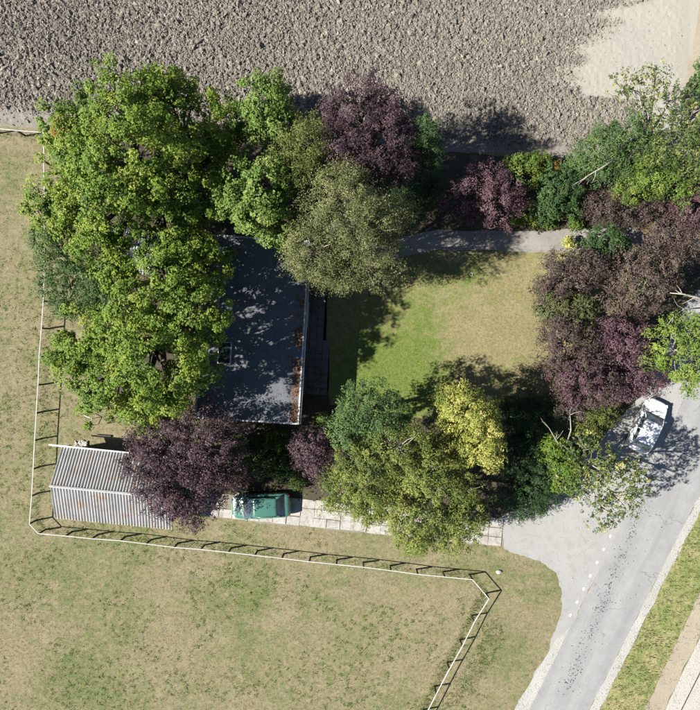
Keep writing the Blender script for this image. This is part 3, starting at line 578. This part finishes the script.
# ------------------------------------------------------------------ fence
fence_px = [(-60, 124), (0, 129), (27, 131.5), (44, 133), (44, 185), (44.6, 285), (42, 319), (36, 415), (31.5, 499), (28.7, 524), (38.4, 533), (103, 539.5), (240, 553.7), (340, 564.6), (400, 571.6), (472, 580), (489, 598.7), (474, 622.6), (428.7, 710), (400, 766)]
FZ = 1.1; fp = PP(fence_px, FZ)
fence = empty('paddock_fence', (fp[9][0], fp[9][1], 0)); tag(fence, 'white railed paddock fence on dark wooden posts around the garden', 'fence')
fo = fp[9] * np.array([1, 1, 0])
postm = MB().box((0, 0, .53), (.11, .11, 1.08)).mesh('post', M['post'], bevel=.01)
runs = []; corners = [0, 3, 9, 10, 15, 16, len(fp) - 1]
for a, b in zip(corners[:-1], corners[1:]):
    seg = fp[a:b + 1]; dl = np.concatenate([[0], np.cumsum(np.linalg.norm(np.diff(seg, axis=0), axis=1))])
    k = max(1, round(dl[-1] / 1.95)); tt = np.linspace(0, dl[-1], k + 1)
    q = np.stack([np.interp(tt, dl, seg[:, i]) for i in range(3)], 1); runs.append(q)
allp = [p + (*rng.normal(0, .022, 2), 0) for p in [runs[0][0]] + [p for q in runs for p in q[1:]]]
for i, p in enumerate(allp):
    o = link('post', postm, fence, tuple(p * (1, 1, 0) - fo), (rng.normal(0, .02), rng.normal(0, .015), rng.uniform(0, .3)))
railm = MB().box((.5, 0, 0), (1, .055, .045)).mesh('rail', M['rail'])
for a, b in zip(allp[:-1], allp[1:]):
    d = b - a; o = link('rail', railm, fence, tuple(a * (1, 1, 0) - fo + (0, 0, 1.10 + rng.normal(0, .006))), (0, 0, math.atan2(d[1], d[0])))
    o.scale = (np.hypot(d[0], d[1]) - .003, 1, 1)
# uncut grass along the fence line
fx = []
for a, b, w in [(p, q, 1) for p, q in zip(allp[:-1], allp[1:])]:
    m = 110 if a[0] > 6 else 45
    t = rng.random(m)[:, None]; q = a[:2] * (1 - t) + b[:2] * t + rng.normal(0, .16, (m, 2)); fx.append(q)
m = 4200; q = PP([(498, 612), (505, 640), (490, 665), (465, 700), (440, 712), (452, 690), (475, 650)]); qx = rng.uniform(5, 13, m); qy = rng.uniform(-27, -17, m); k = inside(qx, qy, q); fx.append(np.stack([qx[k], qy[k]], 1))
fx = np.concatenate(fx); fx = np.repeat(fx, 3, 0) + rng.normal(0, .05, (len(fx) * 3, 2))
v, f = blades(fx[:, 0], fx[:, 1], .15, .03, .8)
tag(link('fence_line_grass', np_mesh('fence_line_grass', v, f, M['tall'])), 'longer green grass left uncut along the paddock fence', 'grass', kind='stuff')
# weeds in the paddock
n = 6500; x = rng.uniform(-27, 10, n); y = rng.uniform(-28, 8, n); k = outside(x, y, 'BED', 'DRIVE', 'APRON', 'LAWN', 'ROAD', 'SHL') & (fbm(x, y, .28, 41) > .5); x, y = x[k], y[k]
x = np.repeat(x, 9) + rng.normal(0, .07, len(x) * 9); y = np.repeat(y, 9) + rng.normal(0, .07, len(y) * 9); n = len(x)
v = leaf_quads(np.stack([x, y, rng.uniform(.03, .09, n)], 1), unit(np.stack([rng.normal(0, .4, n), rng.normal(0, .4, n), np.ones(n)], 1)), unit(rng.normal(size=(n, 3))), rng.uniform(.06, .11, n), rng.uniform(.03, .05, n))
tag(link('paddock_weeds', np_mesh('paddock_weeds', v, np.arange(4 * n).reshape(-1, 4), L['shrub'], np.repeat(rng.uniform(.35, 1., n), 4))), 'scattered green weeds growing in the dry paddock', 'weeds', kind='stuff')

# ------------------------------------------------------------------ driveway slabs, patio slabs
def slab_mesh(name, l, w, t, mat, seed):
    r = np.random.default_rng(seed); mb = MB().box((0, 0, t / 2), (l, w, t))
    mb.v = [(a + r.normal(0, .012), b + r.normal(0, .012), c + r.normal(0, .003)) for a, b, c in mb.v]; return mb.mesh(name, mat, bevel=.012)
dv = P(505, 547); d0 = P(165, 512); ang = math.atan2(*(dv - d0)[1::-1]); ax = np.array([math.cos(ang), math.sin(ang)]); ay = np.array([-ax[1], ax[0]])
M['drivesoil'] = asphalt('driveway_soil', (.17, .15, .115), (.25, .225, .18), 14, .04, (.11, .12, .06))
drive = sheet('driveway', DRIVE, .006, M['drivesoil'], .1, .3, 20)
sms = [slab_mesh('slab', .95, .63, .05, M['slab'], i) for i in range(5)]
Ld = np.hypot(*(dv - d0)[:2]); nc = int(Ld / .985)
for i in range(nc):
    for j in range(3):
        if rng.random() < .09: continue
        c = d0[:2] + ax * (.5 + i * .985) + ay * (.36 + j * .665)
        c = c + rng.normal(0, .02, 2)
        link('slab', sms[rng.integers(5)], drive, (c[0], c[1], .002 + rng.uniform(0, .012)), (rng.normal(0, .008), rng.normal(0, .006), ang + rng.normal(0, .022)))
HA = math.atan2(-.06, 1)     # the house and its patio are turned a little clockwise
hx = np.array([math.cos(HA), math.sin(HA)]); hy = np.array([-hx[1], hx[0]])
pat = sheet('patio', [(300, 283), (327, 285), (326, 345), (330, 346), (328, 400), (298, 400)], .008, M['bed'], .03, .5, 22)
pms = [slab_mesh('paver', .48, .48, .045, M['paver'], 50 + i) for i in range(4)]
pc = P(324, 393)[:2]
for i in range(16):
    for j in range(4):
        if j == 0 and i > 7: continue
        c = pc - hx * (.05 + j * .5) + hy * (.1 + i * .5)
        if j == 0: c = c + hx * .0
        link('paver', pms[rng.integers(4)], pat, (c[0], c[1], .006 + rng.uniform(0, .008)), (rng.normal(0, .008), rng.normal(0, .008), HA + rng.normal(0, .01)))

# ------------------------------------------------------------------ house with the flat felt roof
HZ = 3.55; br = P(298.5, 424, HZ)[:2]; HW, HL = 7.0, 12.4
hc = br - hx * HW / 2 + hy * HL / 2
house = empty('flat_roofed_house', (hc[0], hc[1], 0), HA); tag(house, 'bungalow with a dark flat felt roof dappled by tree shade', 'house')
w, l = HW - .5, HL - .5
for (cx, cy, dx, dy) in ((w / 2, 0, .25, l), (-w / 2, 0, .25, l), (0, l / 2 - .125, w - .254, .25), (0, -l / 2 + .125, w - .254, .25)):
    MB().box((cx, cy, (HZ - .25) / 2), (dx, dy, HZ - .25)).build('wall', M['wall'], house)
for cy, ww, z0, z1 in ((4.2, 1.6, .9, 2.3), (1.4, 1.8, .3, 2.3), (-3.7, 1.5, .9, 2.3)):
    wn_ = MB().box((w / 2 + .127, cy, (z0 + z1) / 2), (.05, ww, z1 - z0)).build('window', M['white'], house)
    for s in (-1, 1): MB().box((w / 2 + .15, cy + s * ww / 4, (z0 + z1) / 2), (.03, ww / 2 - .12, z1 - z0 - .14)).build('pane', M['window'], wn_)
    MB().box((w / 2 + .2, cy, z0 - .05), (.16, ww + .1, .05)).build('sill', M['trim'], wn_)
dr = MB().box((w / 2 + .127, -1.2, 1.05), (.05, .95, 2.1)).build('door', M['post'], house); MB().box((w / 2 + .18, -.85, 1.05), (.06, .04, .14)).build('handle', M['trim'], dr)
MB().box((0, 0, HZ - .14), (HW, HL, .22)).build('roof', M['trim'], house)
ns = 14; sw = HL / ns
fms = [slab_mesh('felt_strip', HW - .06, sw + .06, .022, M['felt'], 70 + i) for i in range(3)]
for i in range(ns):
    link('felt_strip', fms[i % 3], house, (rng.normal(0, .01), -HL / 2 + sw * (i + .5), HZ - .029 + .003 * (i % 2)), (R(.9), 0, rng.normal(0, .002)))
for s in (-1, 1): MB().box((s * (HW / 2 - .02), 0, HZ - .045), (.12, HL + .04, .17)).build('roof_edging', M['trim'], house, bevel=.01)
for s in (-1, 1): MB().box((0, s * (HL / 2 - .02), HZ - .047), (HW - .16, .12, .17)).build('roof_edging', M['trim'], house, bevel=.01)
gm = MB(); gm.tube([(HW / 2 + .11, -HL / 2, HZ - .1), (HW / 2 + .11, HL / 2, HZ - .1)], .055, 8); gm.build('gutter', M['trim'], house, True)
rw = MB(); rw.box((-HW / 2 + 1.75, -1.7, HZ + .1), (.9, 1.5, .22)); rwo = rw.build('roof_window', M['trim'], house, bevel=.015)
MB().box((-HW / 2 + 1.75, -1.7, HZ + .225), (.76, 1.34, .03)).build('pane', M['window'], rwo)
n = 3600; lx = HW / 2 - .1 - np.abs(rng.normal(0, .27, n)); ly = rng.uniform(-HL / 2 + .1, HL / 2 - .1, n); kk = fbm(lx, ly, .9, 3) > .36; lx, ly = lx[kk], ly[kk]
m2 = 500; lx = np.concatenate([lx, rng.uniform(-HW / 2 + .2, HW / 2 - .2, m2)]); ly = np.concatenate([ly, rng.uniform(-HL / 2 + .2, HL / 2 - .2, m2)]); n = len(lx)
v = leaf_quads(np.stack([lx, ly, HZ + rng.uniform(.0, .03, n)], 1), unit(np.stack([rng.normal(0, .4, n), rng.normal(0, .4, n), np.ones(n)], 1)), unit(rng.normal(size=(n, 3))), rng.uniform(.06, .14, n), rng.uniform(.05, .09, n))
tag(link('leaf_litter', np_mesh('leaf_litter', v, np.arange(4 * n).reshape(-1, 4), L['litter'], np.repeat(rng.uniform(0, 1, n), 4)), None, tuple(house.location), (0, 0, HA)), 'band of reddish brown fallen leaves along the flat roof edge', 'fallen leaves', kind='stuff')

# ------------------------------------------------------------------ corrugated shed
def corr_sheet(name, width, length, pitch, amp, mat):
    nw = int(round(width / pitch)) * 12; xs_ = np.linspace(0, width, nw + 1); z = amp * np.clip(1.9 * np.cos(xs_ / pitch * 2 * math.pi), -1, 1)
    v = []; 
    for yy in (0, length):
        for zz in (0, -.008): v += [(a, yy, b + zz) for a, b in zip(xs_, z)]
    q = nw + 1; f = []
    for i in range(nw):
        f += [(i, i + 1, 2 * q + i + 1, 2 * q + i), (q + i + 1, q + i, 3 * q + i, 3 * q + i + 1), (i + 1, i, q + i, q + i + 1), (2 * q + i, 2 * q + i + 1, 3 * q + i + 1, 3 * q + i)]
    f += [(0, 2 * q, 3 * q, q), (nw, q + nw, 3 * q + nw, 2 * q + nw)]
    return MB().add(v, f).mesh(name, mat)
EZ, RZ = 2.15, 3.35
pN, pR, pS = P(62, 447, EZ)[:2], P(50, 486, RZ)[:2], P(53.5, 515, EZ)[:2]
SA = math.atan2(-(493.5 - 486), 77); sx = np.array([math.cos(SA), math.sin(SA)]); sy = np.array([-sx[1], sx[0]])
def shed(name, label, org, ang, length, half, ez, rz, mat, pitch, amp, shw, gutter=True):
    """org: ground point under the west end of the ridge"""
    t = empty(name, (org[0], org[1], 0), ang); tag(t, label, 'shed')
    sl_ = math.hypot(half, rz - ez); pa = math.atan2(rz - ez, half); ns_ = int(length // shw)
    me_ = corr_sheet('roof_sheet', shw - .004, sl_ + .12, pitch, amp, mat)
    for i in range(ns_):
        for s in (1, -1):
            o = link('roof_sheet', me_, t, (i * shw if s > 0 else (i + 1) * shw, 0, rz - amp + (.004 if i % 2 else 0)), (-pa + rng.normal(0, .002), 0, 0))
            if s < 0: o.rotation_euler = (-pa, 0, math.pi)
    Lr = ns_ * shw
    for y0 in (-half + .25, half - .25): MB().box((Lr / 2, y0, ez / 2), (Lr - .3, .06, ez)).build('wall', M['wood'], t)
    for x0 in (.2, Lr - .2):
        hb = half - .285; hz = rz - .14 - (rz - ez) * hb / half
        MB().add([(x0 - .03, -hb, 0), (x0 - .03, hb, 0), (x0 - .03, hb, hz), (x0 - .03, 0, rz - .12), (x0 - .03, -hb, hz), (x0 + .03, -hb, 0), (x0 + .03, hb, 0), (x0 + .03, hb, hz), (x0 + .03, 0, rz - .12), (x0 + .03, -hb, hz)],
                 [(0, 1, 2, 3, 4), (9, 8, 7, 6, 5), (0, 5, 6, 1), (1, 6, 7, 2), (2, 7, 8, 3), (3, 8, 9, 4), (4, 9, 5, 0)]).build('gable_wall', M['wood'], t)
    MB().add([(-.05, -.085, rz + .01), (-.05, 0, rz + .07), (-.05, .085, rz + .01), (Lr + .05, -.085, rz + .01), (Lr + .05, 0, rz + .07), (Lr + .05, .085, rz + .01), (-.05, 0, rz + .03), (Lr + .05, 0, rz + .03)],
             [(0, 3, 4, 1), (1, 4, 5, 2), (0, 6, 7, 3), (6, 2, 5, 7), (0, 1, 2, 6), (3, 7, 5, 4)]).build('ridge_cap', M['trim'], t)
    if gutter:
        mb = MB(); mb.tube([(-.9, half + .16, ez - .08), (Lr + .1, half + .16, ez - .08)], .055, 8); mb.build('gutter', M['white'], t, True)
    return t
wN = np.dot(pN - pR, sy); wS = np.dot(pR - pS, sy); halfw = (wN + wS) / 2
org = pR + sy * 0
shed('corrugated_shed', 'shed with grey corrugated ridge roof in the bottom left fence corner', org, SA, 8.7, halfw, EZ, RZ, M['sheet'], .205, .058, 1.025)
o2 = P(98, 247, 3.0)[:2]
shed('garden_shed', 'small pale roofed shed glimpsed through the gap between the two big maples', o2, SA, 4.2, 1.4, 2.3, 2.9, M['sheet_pale'], .2, .03, 1.0, False)

# ------------------------------------------------------------------ small things in the garden
o = MB().box((0, 0, .07), (1.05, .13, .14)).build('timber_beam', M['post'], None, loc=tuple(P(104.5, 435.5)), rot=(0, 0, R(-4)), bevel=.015); tag(o, 'dark timber beam lying on the grass above the shed', 'beam')
o = MB(); b = P(95, 418); o.tube([(0, 0, 0), (0, 0, .5), (-.55, .22, .55)], .025, 6); o.tube([(0, 0, .5), (-.3, -.55, .52)], .025, 6); o.tube([(-.55, .22, .55), (-.55, .22, 0)], .02, 6); o.tube([(-.3, -.55, .52), (-.3, -.55, 0)], .02, 6)
tag(o.build('pipe_rack', M['white'], None, True, tuple(b)), 'thin bent white pipe rack on the grass above the shed', 'rack')
def boulder(name, label, cat, p, s, mat, seed):
    global rng
    keep = rng; rng = np.random.default_rng(seed); bm = bmesh.new(); bmesh.ops.create_icosphere(bm, subdivisions=3, radius=1)
    for v_ in bm.verts:
        q = v_.co; k = 1 + .35 * (vnoise(q.x * 1.5 + seed, q.y * 1.5 + q.z, 1., seed % 7) - .5) + .12 * (vnoise(q.x * 4, q.y * 4 + q.z * 3, 1., 2) - .5); v_.co = Vector((q.x * s[0], q.y * s[1], q.z * s[2] + s[2] * .5)) * k
    me_ = bpy.data.meshes.new(name); bm.to_mesh(me_); bm.free(); me_.materials.append(mat); rng = keep
    return tag(link(name, me_, None, tuple(p)), label, cat)
boulder('pale_stone', 'pale stone in the grass right of the fence bend', 'stone', P(498.5, 571.5), (.24, .17, .14), M['slab'], 3)
rx_ = rng.normal(0, .3, 26); ry_ = rng.normal(0, .14, 26); rv, rf = rocks(rx_, ry_, np.full(26, .06), rng.uniform(.07, .2, 26), .7)
tag(link('rubble_heap', np_mesh('rubble_heap', rv, rf, M['slab']), None, tuple(P(82, 444.5))), 'pale rubble heap behind the top left end of the shed roof', 'rubble')
sk = MB(); 
for k in range(16):
    a = k / 16 * 6.283; 
sk.tube([(math.cos(k / 16 * 6.283) * .1, math.sin(k / 16 * 6.283) * .1, .025) for k in range(17)], .025, 6); 
tag(sk.build('white_ring', M['rail'], None, True, tuple(P(471.2, 274.5))), 'small white ring lying on the lawn', 'ring')
boulder('edging_stone', 'low pinkish stone on the lower edge of the path', 'stone', P(489, 248), (.3, .13, .1), M['drysoil'], 6)
# dirt specks along the road
n = 520; t = rng.random(n); c = P(566, 690)[None, :2] * (1 - t[:, None]) + P(643, 505)[None, :2] * t[:, None]; c = c + rng.normal(0, 1, (n, 2)) * np.where(rng.random(n) < .75, .22, .9)[:, None]
k = inside(c[:, 0], c[:, 1], W['ROAD']) & ((fbm(c[:, 0], c[:, 1], 1.1, 8) > .45) | (rng.random(n) < .25)); c = c[k]; n = len(c)
v = leaf_quads(np.stack([c[:, 0], c[:, 1], np.full(n, .035)], 1), unit(np.stack([rng.normal(0, .2, n), rng.normal(0, .2, n), np.ones(n)], 1)), unit(rng.normal(size=(n, 3)) * (1, 1, .1)), rng.uniform(.04, .12, n), rng.uniform(.03, .07, n))
tag(link('road_debris', np_mesh('road_debris', v, np.arange(4 * n).reshape(-1, 4), L['debris'], np.repeat(rng.random(n), 4))), 'dark specks of dirt and leaves scattered along the road', 'debris', kind='stuff')
# loose stones on the shoulders and forecourt edge
xs1 = rng.uniform(8, 34, 26000); ys1 = rng.uniform(-30, 3, 26000); k = inside(xs1, ys1, W['SHR']) | inside(xs1, ys1, W['SHL']) | (inside(xs1, ys1, W['TRACK']) & (rng.random(26000) < .5)) | (inside(xs1, ys1, W['APRON']) & (rng.random(26000) < .08)); xs1, ys1 = xs1[k], ys1[k]
v, f = rocks(xs1, ys1, np.full(len(xs1), .02), rng.uniform(.015, .05, len(xs1)), .6, OCT, OCF)
tag(link('loose_gravel', np_mesh('loose_gravel', v, f, M['shoulder'])), 'loose pale gravel on the road shoulders and far track', 'gravel', kind='stuff')

# ------------------------------------------------------------------ cars
def carpaint(name, c, metal=.0):
    m = N(name).set(.28, metal, .5, .8); m.b.inputs['Coat Roughness'].default_value = .04
    m.col(m.ramp(m.noise(1.3, 5, .7), [(.3, [x * .93 for x in c]), (.7, c)])); return m.m
M['tyre'] = plain('tyre_rubber', (.02, .02, .02), .85); M['rim'] = plain('wheel_rim', (.35, .35, .36), .35, .8)
M['glass'] = plain('car_glass', (.05, .065, .075), .04, 0, .1, 1, .9, .5); M['plastic'] = plain('black_plastic', (.025, .025, .027), .6)  # car glass base lightened and bluish, standing in for reflected sky
M['lamp'] = plain('lamp_lens', (.65, .66, .68), .1, 0, .1, 3, .8); M['tail'] = plain('tail_lens', (.35, .015, .012), .15, 0, .1, 3, .7)
M['plate'] = plain('number_plate', (.7, .55, .08), .5)
def patch(pts, nu, nv, bulge, thick=0):
    """bilinear patch over 4 corners (p00,p10,p11,p01) bulged along its normal"""
    a, b, c, d = [np.array(p, float) for p in pts]; nr = np.cross(b - a, d - a); nr = nr / np.linalg.norm(nr); v = []
    for j in range(nv + 1):
        for i in range(nu + 1):
            u, w = i / nu, j / nv; p = (a * (1 - u) + b * u) * (1 - w) + (d * (1 - u) + c * u) * w
            v.append(p + nr * bulge * (1 - (2 * u - 1)**2 * .999) * (1 - (2 * w - 1)**2 * .5 * .999) ) if False else v.append(p + nr * bulge * (4 * u * (1 - u)) ** .7 * (.4 + .6 * (4 * w * (1 - w)) ** .7))
    f = [(j * (nu + 1) + i, j * (nu + 1) + i + 1, (j + 1) * (nu + 1) + i + 1, (j + 1) * (nu + 1) + i) for j in range(nv) for i in range(nu)]
    return v, f
def make_car(name, label, paint, p, ang, Lc, Wc, Hc, wind=(.70, .90), rear=(-1.35, -1.75), hood_z=.92, tail_z=.98):
    """local +x is forward. wind: x of roof front and windscreen base; rear: x of roof rear and rear window base"""
    t = empty(name, (p[0], p[1], 0), ang); tag(t, label, 'car')
    hw = Wc / 2; F = Lc / 2
    # body: stations along x -> (x, half width, sill z, belt z, deck z)
    wx0, wx1 = wind[1], rear[1]
    stn = [(F, .42, .36, .55, .56), (F - .04, .62, .26, .62, .64), (F - .15, .80, .2, .68, .715), (F - .34, .92, .18, .72, .77), (F - .6, .98, .18, .76, .81), (F - .9, .99, .18, .82, hood_z - .03), (wx0 + .05, 1., .18, .90, hood_z), (.1, 1., .18, .92, .95), (wx1 + .5, 1., .18, .93, .97), (wx1 + .02, .985, .19, .93, tail_z), (-F + .2, .94, .2, .9, tail_z - .01), (-F + .05, .84, .26, .86, tail_z - .08), (-F, .64, .32, .72, .74)]
    v = []; f = []
    for (x_, wf, z0, zb, zd) in stn:
        h_ = hw * wf
        ring = [(0, z0), (h_ * .85, z0), (h_ * .985, z0 + .07), (h_, (z0 + zb) / 2), (h_ * .99, zb - .06), (h_ * .945, zb), (h_ * .8, zb + (zd - zb) * .55), (h_ * .45, zd - (zd - zb) * .1), (0, zd)]
        ring = ring + [(-a, b) for a, b in ring[-2:0:-1]]
        v += [(x_, a, b) for a, b in ring]
    k = 16
    for i in range(len(stn) - 1):
        for j in range(k): f.append((i * k + j, i * k + (j + 1) % k, (i + 1) * k + (j + 1) % k, (i + 1) * k + j))
    f += [tuple(range(k - 1, -1, -1)), tuple((len(stn) - 1) * k + j for j in range(k))]
    bo = MB().add(v, f).build('body', paint, t, True)
    bm = bmesh.new(); bm.from_mesh(bo.data); bmesh.ops.recalc_face_normals(bm, faces=bm.faces); bm.to_mesh(bo.data); bm.free()
    sb = bo.modifiers.new('subd', 'SUBSURF'); sb.levels = 2; sb.render_levels = 2
    # cabin corner points: belt (b) and roof (r), front / rear; y half widths
    bw, rw_ = hw * .93, hw * .74; zb, zr = .90, Hc - .04
    xf, xr = wind; rr_, rb = rear
    B = {('f', s): np.array((xr - .02, s * bw * .93, zb)) for s in (-1, 1)}; B.update({('r', s): np.array((rb, s * bw * .9, zb + .04)) for s in (-1, 1)})
    Rf = {('f', s): np.array((xf, s * rw_, zr)) for s in (-1, 1)}; Rf.update({('r', s): np.array((rr_, s * rw_ * .97, zr - .02)) for s in (-1, 1)})
    v, f = patch([Rf['r', -1], Rf['f', -1], Rf['f', 1], Rf['r', 1]], 10, 10, .0)
    v = [(a, b, c + .065 * (1 - min(1, abs(b) / rw_)**2.4) * (1 - min(1, abs(a - (xf + rr_) / 2) / ((xf - rr_) / 2))**3 * .8) + .01) for a, b, c in v]
    n0 = len(v); v2 = [(a, b, c - .05) for a, b, c in v]; f2 = [tuple(i + n0 for i in q[::-1]) for q in f]; E = 11
    ed = [(i, i + 1) for i in range(10)] + [(i * E + 10, (i + 1) * E + 10) for i in range(10)] + [(110 + i + 1, 110 + i) for i in range(10)] + [((i + 1) * E, i * E) for i in range(10)]
    MB().add(v + v2, f + f2 + [(b, a, a + n0, b + n0) for a, b in ed]).build('roof', paint, t, True)
    def glass(nm, c4, bulge, par=t, mat='glass'):
        v, f = patch(c4, 6, 6, bulge); return MB().add(v, f).build(nm, M[mat], par, True)
    ws = glass('windscreen', [B['f', -1], B['f', 1], Rf['f', 1], Rf['f', -1]], .05)
    for s in (-.45, .25):
        wp = MB(); wp.tube([(xr + .05, s * hw, zb + .03), (xr - .12, s * hw + .5 * hw, zb + .17)], .012, 5); wp.build('wiper', M['plastic'], t)
    rwn = glass('rear_window', [B['r', 1], B['r', -1], Rf['r', -1], Rf['r', 1]], .04)
    for s in (-1, 1):
        lerp = lambda a, b, q: a * (1 - q) + b * q
        c0, c1 = B['f', s], B['r', s]; r0, r1 = Rf['f', s], Rf['r', s]
        for nm, qa, qb in (('front_side_window', .02, .47), ('rear_side_window', .51, .93)):
            q4 = [lerp(c0, c1, qa), lerp(c0, c1, qb), lerp(r0, r1, min(1, qb)), lerp(r0, r1, qa)]
            if s > 0: q4 = [q4[1], q4[0], q4[3], q4[2]]
            glass(nm, q4, .03)
        for nm, q, wd in (('front_pillar', 0, .035), ('middle_pillar', .49, .035), ('rear_pillar', .97, .075)):
            pl = MB(); a = lerp(c0, c1, q); b = lerp(r0, r1, q); pl.tube([a - (0, 0, .05), (a + b) / 2 + (0, s * .015, .01), b - (0, 0, .0)], wd, 8); pl.build(nm, paint, t, True)
        rl = MB(); rl.tube([r0 - (0.02, 0, 0), (r0 + r1) / 2 + (0, s * .012, .012), r1], .035, 8); rl.build('roof_rail', paint, t, True)
        mi = MB(); mi.box((xr - .22, s * (hw + .015), zb + .04), (.12, .22, .13)); mi.build('mirror', paint, t, True, bevel=.03)
        hl = MB(); hl.box((F - .2, s * hw * .68, .63), (.22, .32, .13), s * -.5); hl.build('headlight', M['lamp'], t, bevel=.03)
        tl = MB(); tl.box((-F + .08, s * hw * .72, .74), (.1, .2, .22), s * .25); tl.build('tail_light', M['tail'], t, bevel=.02)
        for x_ in (.25, -.7): MB().box((x_, s * (hw + .005), .80), (.16, .03, .03)).build('door_handle', M['plastic'], t, bevel=.008)
        for x_ in (F - .78, -F + .75):
            wh = empty('wheel'); wh.parent = t; wh.location = (x_, s * (hw - .15), .31)
            ty = MB(); ty.tube([(0, -.09, 0), (0, -.075, 0), (0, .075, 0), (0, .09, 0)], [.27, .31, .31, .27], 24); ty.build('tyre', M['tyre'], wh, False)
            rm = MB(); rm.tube([(0, s * .07, 0), (0, s * .097, 0)], [.2, .17], 16); rm.build('rim', M['rim'], wh)
    MB().box((F + .005, 0, .42), (.03, .5, .11)).build('number_plate', M['plate'], t); MB().box((-F - .005, 0, .52), (.03, .5, .11)).build('number_plate', M['plate'], t)
    bmpr = MB(); bmpr.box((F - .03, 0, .33), (.1, Wc * .62, .1)); bmpr.build('bumper_grille', M['plastic'], t, bevel=.03)
    if 'green' in name or True:
        ant = MB(); ant.tube([(rr_ + .2, 0, Hc + .01), (rr_ - .05, 0, Hc + .22)], [.012, .005], 5); ant.build('aerial', M['plastic'], t)
    return t
ca = math.atan2(-.045, -1)
c1 = P(260.5, 506.3, .8)
make_car('green_car', 'teal green hatchback parked on the concrete driveway', carpaint('teal_car_paint', (.05, .14, .105), .0), c1, ca, 4.25, 1.76, 1.42, (.5, 1.22), (-1.25, -1.78))
c2 = P(648.5, 426, .8)
make_car('white_car', 'white hatchback parked on the forecourt under the purple tree', carpaint('white_car_paint', (.78, .79, .80)), c2, R(64.5), 4.0, 1.72, 1.45, (.35, .95), (-1.3, -1.72))
